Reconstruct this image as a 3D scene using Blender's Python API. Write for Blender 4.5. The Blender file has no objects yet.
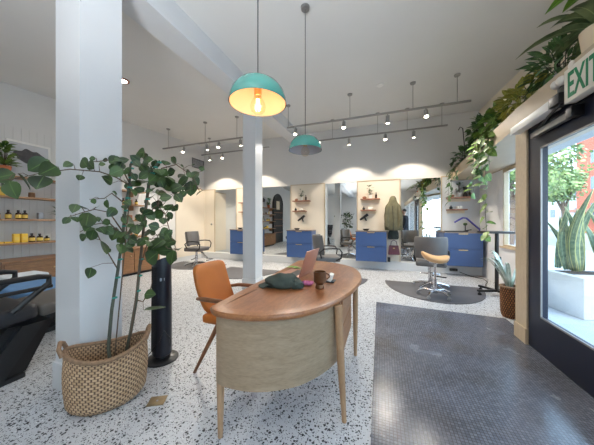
import bpy, bmesh, math, random
from mathutils import Vector, Matrix, noise
R = math.radians; PI = math.pi
SC = bpy.context.scene
COL = SC.collection
rnd = random.Random(7)

# ------------------------------------------------------------------ materials
def srgb(r, g, b):
    f = lambda v: (v/255/12.92) if v/255 <= 0.04045 else ((v/255+0.055)/1.055)**2.4
    return (f(r), f(g), f(b), 1.0)

class Nt:
    def __init__(s, name):
        s.m = bpy.data.materials.new(name); s.m.use_nodes = True
        s.t = s.m.node_tree; s.b = s.t.nodes['Principled BSDF']; s.out = s.t.nodes['Material Output']
    def n(s, kind, **kw):
        o = s.t.nodes.new(kind)
        for k, v in kw.items():
            if k in o.inputs.keys(): o.inputs[k].default_value = v
            else: setattr(o, k, v)
        return o
    def l(s, a, b): s.t.links.new(a, b)
    def coords(s, kind='Object', scale=(1, 1, 1), rot=(0, 0, 0)):
        tc = s.n('ShaderNodeTexCoord'); mp = s.n('ShaderNodeMapping')
        mp.inputs['Scale'].default_value = scale; mp.inputs['Rotation'].default_value = rot
        s.l(tc.outputs[kind], mp.inputs[0]); return mp.outputs[0]
    def ramp(s, fac, stops, interp='LINEAR'):
        r = s.n('ShaderNodeValToRGB'); r.color_ramp.interpolation = interp
        e = r.color_ramp.elements
        while len(e) < len(stops): e.new(0.5)
        for x, (p, c) in zip(e, stops): x.position = p; x.color = c
        s.l(fac, r.inputs[0]); return r.outputs[0]
    def mix(s, fac, a, b, mode='MIX'):
        m = s.n('ShaderNodeMix', data_type='RGBA', blend_type=mode)
        for sock, v in ((m.inputs[0], fac), (m.inputs[6], a), (m.inputs[7], b)):
            if hasattr(v, 'is_linked'): s.l(v, sock)
            else: sock.default_value = v
        return m.outputs[2]
    def bump(s, h, strength=0.2, dist=0.002):
        b = s.n('ShaderNodeBump', Strength=strength, Distance=dist)
        s.l(h, b.inputs['Height']); s.l(b.outputs[0], s.b.inputs['Normal'])
    def base(s, c):
        if hasattr(c, 'is_linked'): s.l(c, s.b.inputs['Base Color'])
        else: s.b.inputs['Base Color'].default_value = c
    def set(s, **kw):
        for k, v in kw.items(): s.b.inputs[k].default_value = v

def plain(name, c, rough=0.5, metal=0.0, var=0.08, scale=8.0, bump=0.0, bscale=60.0, coat=0.0):
    n = Nt(name); v = n.coords()
    nz = n.n('ShaderNodeTexNoise', Scale=scale, Detail=4.0); n.l(v, nz.inputs['Vector'])
    c = srgb(*c); d = tuple(x*(1-var) for x in c[:3])+(1,); e = tuple(min(1, x*(1+var)) for x in c[:3])+(1,)
    n.base(n.ramp(nz.outputs[0], [(0.3, d), (0.7, e)]))
    n.set(Roughness=rough, Metallic=metal)
    if coat: n.b.inputs['Coat Weight'].default_value = coat
    if bump:
        n2 = n.n('ShaderNodeTexNoise', Scale=bscale, Detail=3.0); n.l(v, n2.inputs['Vector']); n.bump(n2.outputs[0], bump)
    return n.m

def wood(name, c1, c2, scale=(1, 12, 12), rough=0.4, ring=3.0, rot=(0, 0, 0)):
    n = Nt(name); v = n.coords(scale=scale, rot=rot)
    nz = n.n('ShaderNodeTexNoise', Scale=ring, Detail=6.0, Distortion=1.2); n.l(v, nz.inputs['Vector'])
    w = n.n('ShaderNodeTexNoise', Scale=ring*7, Detail=3.0); n.l(v, w.inputs['Vector'])
    a = n.ramp(nz.outputs[0], [(0.3, srgb(*c1)), (0.7, srgb(*c2))])
    n.base(n.mix(0.25, a, n.ramp(w.outputs[0], [(0.35, srgb(*[int(x*0.75) for x in c1])), (0.65, srgb(*c2))])))
    n.set(Roughness=rough); n.bump(w.outputs[0], 0.08)
    return n.m

def emis(name, c, strength):
    n = Nt(name); n.base(srgb(*c)); n.b.inputs['Emission Color'].default_value = srgb(*c); n.b.inputs['Emission Strength'].default_value = strength
    return n.m

def terrazzo():
    n = Nt('terrazzo'); v = n.coords()
    col = srgb(190, 193, 197)
    for sc, thr, keep, cols in ((58, 0.36, 0.62, [(0, srgb(32, 34, 40)), (0.55, srgb(88, 92, 100)), (0.7, srgb(150, 132, 112)), (0.82, srgb(60, 64, 74)), (0.93, srgb(120, 124, 130))]),
                               (125, 0.36, 0.72, [(0, srgb(40, 42, 50)), (0.5, srgb(120, 124, 130)), (0.75, srgb(160, 148, 130)), (0.9, srgb(236, 236, 234))])):
        dn = n.n('ShaderNodeTexNoise', Scale=sc*1.3, Detail=2.0); n.l(v, dn.inputs['Vector'])
        va = n.n('ShaderNodeVectorMath', operation='MULTIPLY_ADD'); n.l(dn.outputs[1], va.inputs[0]); va.inputs[1].default_value = (0.5/sc,)*3; n.l(v, va.inputs[2])
        vo = n.n('ShaderNodeTexVoronoi', Scale=float(sc)); n.l(va.outputs[0], vo.inputs['Vector'])
        sep = n.n('ShaderNodeSeparateColor'); n.l(vo.outputs['Color'], sep.inputs[0])
        th = n.n('ShaderNodeMath', operation='MULTIPLY'); n.l(sep.outputs[0], th.inputs[0]); th.inputs[1].default_value = thr*1.5
        lt = n.n('ShaderNodeMath', operation='LESS_THAN'); n.l(vo.outputs['Distance'], lt.inputs[0]); n.l(th.outputs[0], lt.inputs[1])
        kp = n.n('ShaderNodeMath', operation='LESS_THAN'); n.l(sep.outputs[1], kp.inputs[0]); kp.inputs[1].default_value = keep
        mu = n.n('ShaderNodeMath', operation='MULTIPLY'); n.l(lt.outputs[0], mu.inputs[0]); n.l(kp.outputs[0], mu.inputs[1])
        chip = n.ramp(sep.outputs[2], cols, 'CONSTANT')
        col = n.mix(mu.outputs[0], col, chip)
    n.base(col); n.set(Roughness=0.38)
    return n.m

def mosaic():
    n = Nt('mosaic_tile'); v = n.coords()
    br = n.n('ShaderNodeTexBrick', Scale=1.0, offset=0.0)
    br.inputs['Mortar Size'].default_value = 0.0016; br.inputs['Brick Width'].default_value = 0.021; br.inputs['Row Height'].default_value = 0.021
    br.inputs['Color1'].default_value = srgb(100, 106, 120); br.inputs['Color2'].default_value = srgb(124, 130, 144); br.inputs['Mortar'].default_value = srgb(72, 72, 74)
    n.l(v, br.inputs['Vector'])
    nz = n.n('ShaderNodeTexNoise', Scale=2.2, Detail=5.0); n.l(v, nz.inputs['Vector'])
    wear = n.ramp(nz.outputs[0], [(0.3, srgb(205, 196, 186)), (0.7, srgb(248, 250, 255))])
    n.base(n.mix(1.0, br.outputs[0], wear, 'MULTIPLY'))
    rr = n.n('ShaderNodeMapRange'); n.l(nz.outputs[0], rr.inputs[0])
    for i, x in ((1, 0.3), (2, 0.7), (3, 0.13), (4, 0.30)): rr.inputs[i].default_value = x
    n.l(rr.outputs[0], n.b.inputs['Roughness'])
    vo = n.n('ShaderNodeTexNoise', Scale=34.0, Detail=1.0); n.l(v, vo.inputs['Vector'])
    ad = n.n('ShaderNodeMath', operation='MULTIPLY_ADD'); n.l(br.outputs['Fac'], ad.inputs[0]); ad.inputs[1].default_value = -0.8; n.l(vo.outputs[0], ad.inputs[2])
    n.bump(ad.outputs[0], 0.35, 0.003)
    return n.m

def weave(name, c1, c2, gap, nu, nv, mortar=0.08):
    n = Nt(name); tc = n.n('ShaderNodeUVMap')
    br = n.n('ShaderNodeTexBrick', Scale=1.0, offset=0.5)
    br.inputs['Mortar Size'].default_value = mortar/nv; br.inputs['Mortar Smooth'].default_value = 0.5
    br.inputs['Brick Width'].default_value = 1.0/nu; br.inputs['Row Height'].default_value = 1.0/nv
    br.inputs['Color1'].default_value = srgb(*c1); br.inputs['Color2'].default_value = srgb(*c2); br.inputs['Mortar'].default_value = srgb(*gap)
    n.l(tc.outputs[0], br.inputs['Vector'])
    n.base(br.outputs[0]); n.set(Roughness=0.85)
    iv = n.n('ShaderNodeMath', operation='SUBTRACT'); iv.inputs[0].default_value = 1; n.l(br.outputs['Fac'], iv.inputs[1])
    n.bump(iv.outputs[0], 0.8, 0.006)
    return n.m

def leafmat(name, c1, c2, edge=None, rough=0.42, scale=9.0, trans=0.0):
    n = Nt(name); v = n.coords()
    nz = n.n('ShaderNodeTexNoise', Scale=scale, Detail=2.0); n.l(v, nz.inputs['Vector'])
    c = n.ramp(nz.outputs[0], [(0.32, srgb(*c1)), (0.68, srgb(*c2))])
    uv = n.n('ShaderNodeUVMap'); sp = n.n('ShaderNodeSeparateXYZ'); n.l(uv.outputs[0], sp.inputs[0])
    a = n.n('ShaderNodeMath', operation='SUBTRACT'); n.l(sp.outputs[0], a.inputs[0]); a.inputs[1].default_value = 0.5
    b = n.n('ShaderNodeMath', operation='ABSOLUTE'); n.l(a.outputs[0], b.inputs[0])
    rib = n.n('ShaderNodeMath', operation='LESS_THAN'); n.l(b.outputs[0], rib.inputs[0]); rib.inputs[1].default_value = 0.03
    c = n.mix(rib.outputs[0], c, srgb(*[min(255, int(x*1.15)+8) for x in c2]))
    if edge:
        g = n.n('ShaderNodeMath', operation='GREATER_THAN'); n.l(b.outputs[0], g.inputs[0]); g.inputs[1].default_value = 0.43
        c = n.mix(g.outputs[0], c, srgb(*edge))
    n.base(c); n.set(Roughness=rough)
    return n.m

def pane(name, tint=(0.96, 0.985, 0.98, 1)):
    n = Nt(name); t = n.t; t.nodes.remove(n.b)
    tr = n.n('ShaderNodeBsdfTransparent', Color=tint); gl = n.n('ShaderNodeBsdfGlossy', Roughness=0.02)
    lw = n.n('ShaderNodeLayerWeight'); mx = n.n('ShaderNodeMixShader')
    pw = n.n('ShaderNodeMath', operation='POWER'); n.l(lw.outputs['Facing'], pw.inputs[0]); pw.inputs[1].default_value = 5.0
    fr = n.n('ShaderNodeMath', operation='MULTIPLY_ADD'); n.l(pw.outputs[0], fr.inputs[0]); fr.inputs[1].default_value = 0.7; fr.inputs[2].default_value = 0.03
    n.l(fr.outputs[0], mx.inputs[0]); n.l(tr.outputs[0], mx.inputs[1]); n.l(gl.outputs[0], mx.inputs[2]); n.l(mx.outputs[0], n.out.inputs[0])
    return n.m

M = {}
M['wall'] = plain('white_wall_paint', (214, 213, 211), 0.75, var=0.02, scale=2, bump=0.04, bscale=120)
M['rightwall'] = plain('warm_lit_wall_paint', (222, 212, 194), 0.75, var=0.02, scale=2)  # warm lamp light put into the colour of the upper right wall
M['ceil'] = plain('ceiling_paint', (216, 215, 212), 0.85, var=0.015, scale=1.5)
M['column'] = plain('column_paint', (206, 208, 210), 0.5, var=0.015, scale=3)
M['baywhite'] = plain('bay_white_paint', (232, 233, 236), 0.6, var=0.01, scale=2)
M['cream'] = plain('cream_panel', (226, 216, 200), 0.55, var=0.02, scale=2)
M['beige'] = plain('beige_trim_paint', (192, 174, 148), 0.5, var=0.03, scale=4)
M['jamb'] = wood('pale_wood_jamb', (192, 172, 142), (206, 188, 160), (10, 10, 1.2))
M['terrazzo'] = terrazzo(); M['mosaic'] = mosaic()
M['blue'] = plain('slate_blue_laminate', (58, 86, 136), 0.45, var=0.04)
M['bluedark'] = plain('cabinet_carcass_blue', (84, 102, 140), 0.5, var=0.04)
M['counter'] = plain('grey_counter', (128, 116, 108), 0.4, var=0.1, scale=20)
M['brass'] = plain('brushed_brass', (206, 178, 130), 0.3, 0.9)
M['shelfwood'] = wood('shelf_oak', (150, 112, 78), (182, 142, 104), (1.5, 14, 14))
M['pinkwood'] = wood('shelf_walnut', (138, 92, 70), (168, 118, 92), (1.5, 14, 14))
M['credenza'] = wood('credenza_wood', (126, 90, 60), (158, 116, 80), (14, 1.5, 14))
M['desktop'] = wood('desk_top_walnut', (128, 78, 46), (168, 112, 72), (7, 1.4, 7), 0.28, 3.5)
M['deskband'] = wood('desk_edge_band', (138, 88, 54), (174, 118, 76), (5, 3, 8), 0.3)
M['deskpanel'] = wood('desk_panel_ply', (146, 124, 98), (168, 146, 120), (3, 3, 14), 0.5, 1.6)
M['deskleg'] = wood('desk_leg_beech', (160, 124, 92), (184, 148, 112), (14, 14, 1.5), 0.45)
M['deskdrawer'] = wood('desk_drawer_wood', (146, 98, 64), (176, 124, 84), (6, 2, 10), 0.4)
M['orange'] = plain('orange_leather', (184, 106, 40), 0.48, var=0.06, scale=6, bump=0.08, bscale=140)
M['chairwood'] = wood('chair_walnut', (112, 72, 46), (142, 96, 64), (14, 14, 2))
M['black'] = plain('black_plastic', (24, 25, 28), 0.38, var=0.1)
M['blackleather'] = plain('black_vinyl', (34, 35, 40), 0.42, var=0.1, bump=0.05)
M['blackmetal'] = plain('black_metal', (34, 33, 34), 0.35, 0.3)
M['navydoor'] = plain('navy_black_door_paint', (14, 22, 44), 0.35, var=0.06)
M['fan'] = plain('fan_navy_black', (22, 26, 38), 0.3, var=0.1)
M['grey'] = plain('charcoal_vinyl', (98, 96, 96), 0.5, var=0.06, bump=0.05)
M['matgrey'] = plain('rubber_mat', (84, 84, 88), 0.55, var=0.08, bump=0.1)
M['chrome'] = plain('chrome', (205, 205, 208), 0.16, 1.0, var=0.02)
M['steel'] = plain('satin_steel', (150, 150, 150), 0.35, 0.9, var=0.04)
M['alu'] = plain('grey_aluminium', (150, 148, 146), 0.4, 0.6, var=0.03)
M['trackgrey'] = plain('track_grey', (150, 148, 144), 0.5, 0.2, var=0.03)
M['tan'] = plain('tan_leather', (202, 158, 112), 0.45, var=0.06)
M['teal'] = plain('teal_enamel', (70, 150, 140), 0.22, var=0.03, coat=0.5)
M['shadein'] = plain('cream_shade_lining', (234, 198, 166), 0.6, var=0.02)
M['shadeingrey'] = plain('grey_shade_lining', (186, 186, 190), 0.6, var=0.02)
M['white'] = plain('white_plastic', (232, 230, 226), 0.45, var=0.02)
M['bulbwarm'] = emis('warm_filament', (255, 180, 100), 30)
M['lampface'] = emis('lamp_face', (255, 240, 215), 25)
M['canface'] = emis('downlight_face', (255, 246, 232), 9)
M['copper'] = plain('copper_ring', (150, 84, 66), 0.35, 0.6)
M['green'] = plain('sign_green', (24, 128, 84), 0.5, var=0.02)
M['signwhite'] = plain('sign_white', (226, 220, 208), 0.5, var=0.02)
M['red'] = plain('orange_red_paint', (204, 92, 50), 0.5)
M['basket'] = weave('seagrass_weave', (204, 172, 136), (184, 150, 114), (104, 80, 62), 44, 22, 0.10)
M['basket2'] = weave('wicker_weave', (168, 112, 66), (130, 84, 48), (50, 34, 24), 26, 14, 0.14)
M['rope'] = plain('seagrass_rope', (134, 106, 82), 0.9, var=0.25, scale=60, bump=0.3, bscale=120)
M['soil'] = plain('soil', (46, 38, 32), 0.95, var=0.3, scale=40, bump=0.4)
M['stem'] = plain('grey_green_stem', (74, 78, 66), 0.7, var=0.2, scale=30)
M['twig'] = plain('brown_twig', (92, 74, 58), 0.7, var=0.2)
M['tie'] = plain('teal_plant_tie', (40, 140, 126), 0.6)
M['leafdark'] = leafmat('fig_leaf', (28, 50, 24), (66, 92, 44))
M['pothos'] = leafmat('pothos_leaf', (52, 92, 40), (124, 152, 70))
M['deepleaf'] = leafmat('deep_green_leaf', (42, 74, 44), (88, 120, 70))
M['yellowleaf'] = leafmat('variegated_leaf', (112, 124, 46), (178, 172, 88))
M['strapleaf'] = leafmat('strap_leaf', (64, 86, 54), (116, 132, 88))
M['lime'] = leafmat('bright_green_leaf', (84, 138, 40), (130, 176, 62))
M['snake'] = leafmat('snake_plant_leaf', (84, 106, 82), (124, 142, 114), (178, 180, 120), scale=22)
M['frond'] = leafmat('pale_frond', (128, 146, 128), (196, 206, 196))
M['treeleaf'] = leafmat('street_tree_leaf', (70, 100, 56), (128, 150, 92), scale=1.2)
M['bark'] = plain('bark', (96, 82, 70), 0.9, var=0.25, scale=10)
M['terracotta'] = plain('terracotta', (184, 106, 66), 0.8, var=0.08)
M['potwhite'] = plain('white_pot', (224, 220, 212), 0.4, var=0.03)
M['potcream'] = plain('cream_ribbed_pot', (222, 204, 176), 0.6, var=0.04)
M['amber'] = plain('amber_bottle', (52, 30, 18), 0.2, var=0.1)
M['label'] = plain('yellow_label', (228, 196, 96), 0.6, var=0.04)
M['yellow'] = plain('yellow_carton', (230, 188, 62), 0.55, var=0.05)
M['greyjar'] = plain('grey_jar', (150, 156, 166), 0.4)
M['bluecloth'] = plain('blue_towel', (92, 132, 176), 0.9, var=0.1, bump=0.3)
M['whitecloth'] = plain('white_towel', (206, 212, 218), 0.9, var=0.06, bump=0.3)
M['greyseat'] = plain('brown_grey_vinyl', (92, 88, 84), 0.5, var=0.06)
M['olive'] = plain('olive_canvas', (98, 94, 72), 0.9, var=0.14, scale=10, bump=0.2)
M['darkcloth'] = plain('dark_green_cloth', (44, 50, 48), 0.9, var=0.2, scale=14, bump=0.2)
M['darkknit'] = plain('dark_green_felt', (56, 66, 60), 0.85, var=0.2, scale=22, bump=0.3)
M['burgundy'] = plain('burgundy_leather', (88, 46, 60), 0.45, var=0.1)
M['rosegold'] = plain('rose_gold', (190, 138, 118), 0.38, 0.5, var=0.03)
M['screen'] = plain('dark_screen', (20, 20, 24), 0.1)
M['bronze'] = plain('bronze_glaze', (112, 78, 52), 0.3, 0.55, var=0.2, scale=16)
M['pink'] = plain('pink_cloth', (196, 110, 150), 0.8); M['purple'] = plain('purple_cloth', (104, 60, 120), 0.8)
M['notegreen'] = plain('green_paper', (150, 172, 70), 0.7, var=0.15, scale=30)
M['indigo'] = plain('indigo_plastic', (66, 64, 150), 0.35)
M['plate'] = plain('worn_brass_plate', (140, 122, 92), 0.42, 0.6, var=0.15, scale=20)
M['pic'] = plain('pale_print', (190, 192, 196), 0.6, var=0.06, scale=6)
M['picdark'] = plain('dark_print', (74, 72, 74), 0.7, var=0.3, scale=14)
M['skin'] = plain('skin', (206, 160, 134), 0.55, var=0.04); M['hair'] = plain('dark_hair', (40, 32, 28), 0.6)
M['denim'] = plain('dark_denim', (38, 44, 58), 0.85)
M['jacket'] = plain('black_jacket', (34, 38, 46), 0.8)
M['concrete'] = plain('pale_pavement', (168, 174, 180), 0.8, var=0.05, scale=3)
M['asphalt'] = plain('asphalt', (128, 132, 136), 0.9, var=0.06, scale=4)
M['salmon'] = plain('salmon_stucco', (172, 92, 70), 0.85, var=0.05, scale=0.6)
M['brownawning'] = plain('brown_canopy', (150, 104, 86), 0.8)
M['stucco'] = plain('pale_stucco', (190, 192, 192), 0.85, var=0.03)
M['winglass'] = plain('dark_window', (96, 108, 118), 0.2)
M['mirror'] = plain('silvered_mirror', (226, 228, 226), 0.015, 1.0, var=0.0)
M['glass'] = pane('window_glass'); M['bulbglass'] = pane('amber_bulb_glass', (1.0, 0.93, 0.84, 1))
M['vent'] = plain('vent_grey', (120, 118, 118), 0.5, 0.3)

# ------------------------------------------------------------------ mesh builder
class MB:
    def __init__(s): s.bm = bmesh.new(); s.uv = s.bm.loops.layers.uv.new('UVMap')
    def _bev(s, vs, bev, seg=2):
        if bev <= 0: return
        es = {e for v in vs for e in v.link_edges}
        bmesh.ops.bevel(s.bm, geom=list(es), offset=bev, segments=seg, profile=0.6, affect='EDGES', clamp_overlap=True)
    def box(s, c, size, bev=0.0, rz=0.0, rot=None, seg=2):
        r = bmesh.ops.create_cube(s.bm, size=1.0)
        m = Matrix.Translation(c) @ (rot if rot else Matrix.Rotation(rz, 4, 'Z')) @ Matrix.Diagonal((*size, 1))
        bmesh.ops.transform(s.bm, matrix=m, verts=r['verts']); s._bev(r['verts'], bev, seg); return s
    def span(s, a, b, bev=0.0):
        return s.box([(x+y)/2 for x, y in zip(a, b)], [abs(y-x) for x, y in zip(a, b)], bev)
    def rings(s, rings, closed_u=True, cap=True, closed_v=False, us=None, vs=None):
        V = [[s.bm.verts.new(p) for p in r] for r in rings]; n = len(V[0]); nr = len(V)
        for i in range(nr if closed_v else nr-1):
            for j in range(n if closed_u else n-1):
                a, b = V[i][j], V[i][(j+1) % n]; d, c = V[(i+1) % nr][j], V[(i+1) % nr][(j+1) % n]
                try: f = s.bm.faces.new((a, b, c, d))
                except ValueError: continue
                for l, (uu, vv) in zip(f.loops, ((j, i), (j+1, i), (j+1, i+1), (j, i+1))):
                    l[s.uv].uv = (us[uu] if us else uu/n, vs[vv] if vs else vv/max(1, nr-1))
        if cap and closed_u and not closed_v:
            for r, rev in ((V[0], True), (V[-1], False)):
                try: s.bm.faces.new(r[::-1] if rev else r)
                except ValueError: pass
        return s
    def tube(s, pts, r, n=8, closed=False, sx=1.0):
        pts = [Vector(p) for p in pts]; k = len(pts)
        rs = r if isinstance(r, (list, tuple)) else [r]*k
        rings = []; up = None
        for i, p in enumerate(pts):
            if closed: t = pts[(i+1) % k]-pts[i-1]
            else: t = pts[min(i+1, k-1)]-pts[max(i-1, 0)]
            if t.length < 1e-9: t = Vector((0, 0, 1))
            t.normalize()
            if up is None: up = Vector((0, 0, 1)) if abs(t.z) < 0.9 else Vector((1, 0, 0))
            a = t.cross(up)
            if a.length < 1e-6: a = t.orthogonal()
            a.normalize(); b = a.cross(t).normalized(); up = b
            rings.append([p+a*math.cos(2*PI*j/n)*rs[i]*sx+b*math.sin(2*PI*j/n)*rs[i] for j in range(n)])
        return s.rings(rings, True, True, closed)
    def lathe(s, prof, c=(0, 0, 0), n=28, cap=True, m=None):
        rings = []
        for r, z in prof:
            ring = [Vector((r*math.cos(2*PI*j/n), r*math.sin(2*PI*j/n), z)) for j in range(n)]
            if m: ring = [m @ p for p in ring]
            rings.append([p+Vector(c) for p in ring])
        return s.rings(rings, True, cap)
    def prism(s, poly, z0, z1, bev=0.0):
        r = [[(x, y, z0) for x, y in poly], [(x, y, z1) for x, y in poly]]
        n0 = len(s.bm.verts); s.rings(r); s.bm.verts.ensure_lookup_table()
        if bev: s._bev(s.bm.verts[n0:], bev)
        return s
    def ball(s, c, rad, seg=16, rot=None, nz=0.0, nscale=3.0, flat=None):
        r = bmesh.ops.create_uvsphere(s.bm, u_segments=seg, v_segments=max(6, seg*2//3), radius=1.0)
        for v in r['verts']:
            p = v.co.copy()
            if nz: p *= 1+nz*noise.noise(p*nscale+Vector(c)*3)
            p = Vector((p.x*rad[0], p.y*rad[1], p.z*rad[2]))
            if rot: p = rot @ p
            if flat is not None: p.z = max(p.z, flat)
            v.co = p+Vector(c)
        return s
    def leaf(s, p, d, up, L, W, curl=0.2, fold=0.25, shape=1.0, ns=5):
        p = Vector(p); d = Vector(d).normalized(); up = Vector(up); side = d.cross(up)
        if side.length < 1e-4: side = d.orthogonal()
        side.normalize(); nrm = side.cross(d)
        rows = []
        for i in range(ns+1):
            t = i/ns; w = W*0.5*(math.sin(PI*min(1, t**shape*0.98+0.02)))**0.75 if 0 < i < ns else W*0.02
            q = p+d*L*t-nrm*curl*L*t*t
            rows.append([q-side*w+nrm*fold*w, q, q+side*w+nrm*fold*w])
        return s.rings(rows, closed_u=False, cap=False, us=[0, 0.5, 1], vs=[i/ns for i in range(ns+1)])
    def strap(s, pts, w, up=(0, 0, 1), tip=True):
        pts = [Vector(p) for p in pts]; k = len(pts); rows = []
        for i, p in enumerate(pts):
            t = (pts[min(i+1, k-1)]-pts[max(i-1, 0)]).normalized(); sd = t.cross(Vector(up))
            if sd.length < 1e-3: sd = t.orthogonal()
            sd.normalize(); f = i/(k-1)
            ww = w*0.5*(max(0.04, math.sin(PI*(0.18+0.82*f))**0.7) if tip else 1)
            n = sd.cross(t)
            rows.append([p-sd*ww+n*ww*0.25, p, p+sd*ww+n*ww*0.25])
        return s.rings(rows, closed_u=False, cap=False, us=[0, 0.5, 1], vs=[i/(k-1) for i in range(k)])
    def build(s, name, m, parent=None, smooth=True, solid=0.0, recalc=True, sub=0):
        if recalc: bmesh.ops.recalc_face_normals(s.bm, faces=s.bm.faces)
        me = bpy.data.meshes.new(name); s.bm.to_mesh(me); s.bm.free()
        me.materials.append(M[m] if isinstance(m, str) else m)
        if smooth:
            for p in me.polygons: p.use_smooth = True
            try: me.set_sharp_from_angle(angle=R(38))
            except Exception: pass
        o = bpy.data.objects.new(name, me); COL.objects.link(o)
        if parent: o.parent = parent
        if solid:
            md = o.modifiers.new('thickness', 'SOLIDIFY'); md.thickness = solid; md.offset = 0
        if sub:
            md = o.modifiers.new('smooth', 'SUBSURF'); md.levels = sub; md.render_levels = sub
        return o

def tag(o, label, cat, group=None, kind=None):
    o['label'] = label; o['category'] = cat
    if group: o['group'] = group
    if kind: o['kind'] = kind
    return o
def thing(name, label, cat, loc=(0, 0, 0), rz=0.0, group=None):
    o = bpy.data.objects.new(name, None); o.empty_display_size = 0.1; COL.objects.link(o)
    o.location = loc; o.rotation_euler = (0, 0, rz)
    return tag(o, label, cat, group)
def dup(src, loc, rz, label, group=None):
    r = src.copy(); COL.objects.link(r); r.location = loc; r.rotation_euler = (0, 0, rz); r['label'] = label
    if group: r['group'] = group
    for ch in list(src.children):
        c = ch.copy(); COL.objects.link(c); c.parent = r
        for g in list(ch.children):
            d = g.copy(); COL.objects.link(d); d.parent = c
    return r
def struct(o, label=None):
    o['kind'] = 'structure'
    if label: o['label'] = label
    return o

# ------------------------------------------------------------------ camera
cam_d = bpy.data.cameras.new('camera'); cam = bpy.data.objects.new('camera', cam_d); COL.objects.link(cam)
cam_d.sensor_width = 36; cam_d.lens = 235/594*36; cam_d.shift_y = -0.5/594; cam_d.clip_start = 0.02; cam_d.clip_end = 300
cam.location = (0, 0, 1.25); cam.rotation_euler = (R(90), 0, math.atan(85/235)); SC.camera = cam

# ------------------------------------------------------------------ setting
XL, YB, YF = -6.0, 6.8, -3.2
def cz(y): return 3.46+0.07*y
def sx(y): return 1.37 if y <= 3.2 else 1.37+0.23*(y-3.2)/3.6      # soffit face
MB().prism([(XL-0.1, YF-0.1), (1.48, YF-0.1), (1.48, 3.15), (1.58, 3.2), (2.25, 4.7), (2.25, YB+0.1), (XL-0.1, YB+0.1)], -0.1, 0).build('floor', 'terrazzo', smooth=False); struct(bpy.data.objects['floor'], 'white terrazzo floor with black and grey chips')
b = MB().prism([(-0.083, 3.87), (1.50, 3.77), (1.50, 3.19), (1.44, 3.0), (1.44, -2.9), (-0.02, -2.9)], 0.0, 0.004); o = b.build('floor_mosaic', 'mosaic'); struct(o, 'dark grey mosaic tile inlay at the entrance')
b = MB(); b.rings([[(XL-0.1, y, z) for y, z in ((YF-0.1, cz(YF-0.1)), (YB+0.1, cz(YB+0.1)), (YB+0.1, cz(YB+0.1)+0.15), (YF-0.1, cz(YF-0.1)+0.15))], [(2.35, y, z) for y, z in ((YF-0.1, cz(YF-0.1)), (YB+0.1, cz(YB+0.1)), (YB+0.1, cz(YB+0.1)+0.15), (YF-0.1, cz(YF-0.1)+0.15))]])
struct(b.build('ceiling', 'ceil', smooth=False))
def wallpoly(name, m, axis, c0, c1, a0, a1):
    z = cz; pts = ((a0, 0), (a1, 0), (a1, z(a1)), (a0, z(a0)))
    return MB().rings([[(c, a, h) for a, h in pts] for c in (c0, c1)]).build(name, m, smooth=False)
struct(wallpoly('wall_left', 'wall', 'x', XL-0.1, XL, YF, YB))
struct(MB().span((XL-0.1, YB, 0), (2.35, YB+0.1, cz(YB))).build('wall_back', 'wall', smooth=False))
struct(MB().span((XL, YF-0.1, 0), (2.3, YF, cz(YF))).build('wall_front', 'wall', smooth=False))
# upper right wall above the ledge, bay wall, front right wall with shop window
struct(MB().rings([[(c, a, h) for a, h in ((YF, 2.48), (YB, 2.48), (YB, cz(YB)), (YF, cz(YF)))] for c in (2.2, 2.3)]).build('wall_right', 'rightwall', smooth=False))
b = MB()
b.prism([(1.37, YF), (2.2, YF), (2.2, YB), (1.60, YB), (1.37, 3.2)], 2.27, 2.48)
struct(b.build('wall_right_ledge', 'beige', smooth=False), 'beige soffit ledge that carries the plants')
b = MB(); b.span((1.385, YF, 0), (1.485, 1.75, 0.45)); b.span((1.385, 1.62, 0.45), (1.485, 1.85, 2.27)); b.span((1.385, YF, 0.45), (1.485, YF+0.4, 2.27))
struct(b.build('wall_right_front', 'wall', smooth=False))
f = MB()
for a in ((YF+0.4, 0.45, YF+0.46, 2.27), (1.56, 0.45, 1.62, 2.27), (-0.8, 0.51, -0.74, 2.21), (YF+0.46, 0.45, 1.56, 0.51), (YF+0.46, 2.21, 1.56, 2.27)): f.span((1.4, a[0], a[1]), (1.47, a[2], a[3]))
w = struct(f.build('window_2', 'white', smooth=False))
MB().span((1.43, YF+0.46, 0.51), (1.436, 1.56, 2.21)).build('pane', 'glass', w, smooth=False)
# bay: low wall, posts and glass (slanted part beside the door, straight part at the back)
bay = [(1.55, 3.2), (2.2, 4.7), (2.2, 5.63)]
b = MB()
b.prism([(1.5, 3.2), (1.6, 3.2), (2.25, 4.7), (2.15, 4.7)], 0, 0.46)
b.span((2.2, 4.65, 0), (2.3, 5.63, 0.76)); b.span((2.2, 5.63, 0), (2.3, YB, 2.27))
struct(b.build('wall_bay', 'baywhite', smooth=False))
f = MB(); f.span((2.2, 4.64, 0.76), (2.28, 4.72, 2.27)); f.span((2.2, 5.60, 0.76), (2.28, 5.63, 2.27)); f.span((2.2, 4.72, 0.76), (2.28, 5.60, 0.82)); f.span((2.2, 4.72, 2.2), (2.28, 5.60, 2.27))
f.span((2.16, 4.64, 0.755), (2.28, 5.68, 0.785))
w = struct(f.build('window_1', 'jamb', smooth=False)); MB().span((2.237, 4.72, 0.82), (2.243, 5.60, 2.2)).build('pane', 'glass', w, smooth=False)
d = Vector((0.65, 1.5, 0)); L = d.length; a = math.atan2(1.5, 0.65)
f = MB(); f.box((1.55+0.325, 3.95, 0.49), (L, 0.08, 0.06), rz=a); f.box((1.55+0.325, 3.95, 2.24), (L, 0.08, 0.06), rz=a)
w = struct(f.build('window_3', 'jamb', smooth=False)); MB().box((1.55+0.325, 3.95, 1.365), (L, 0.006, 1.69), rz=a).build('pane', 'glass', w, smooth=False)
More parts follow.
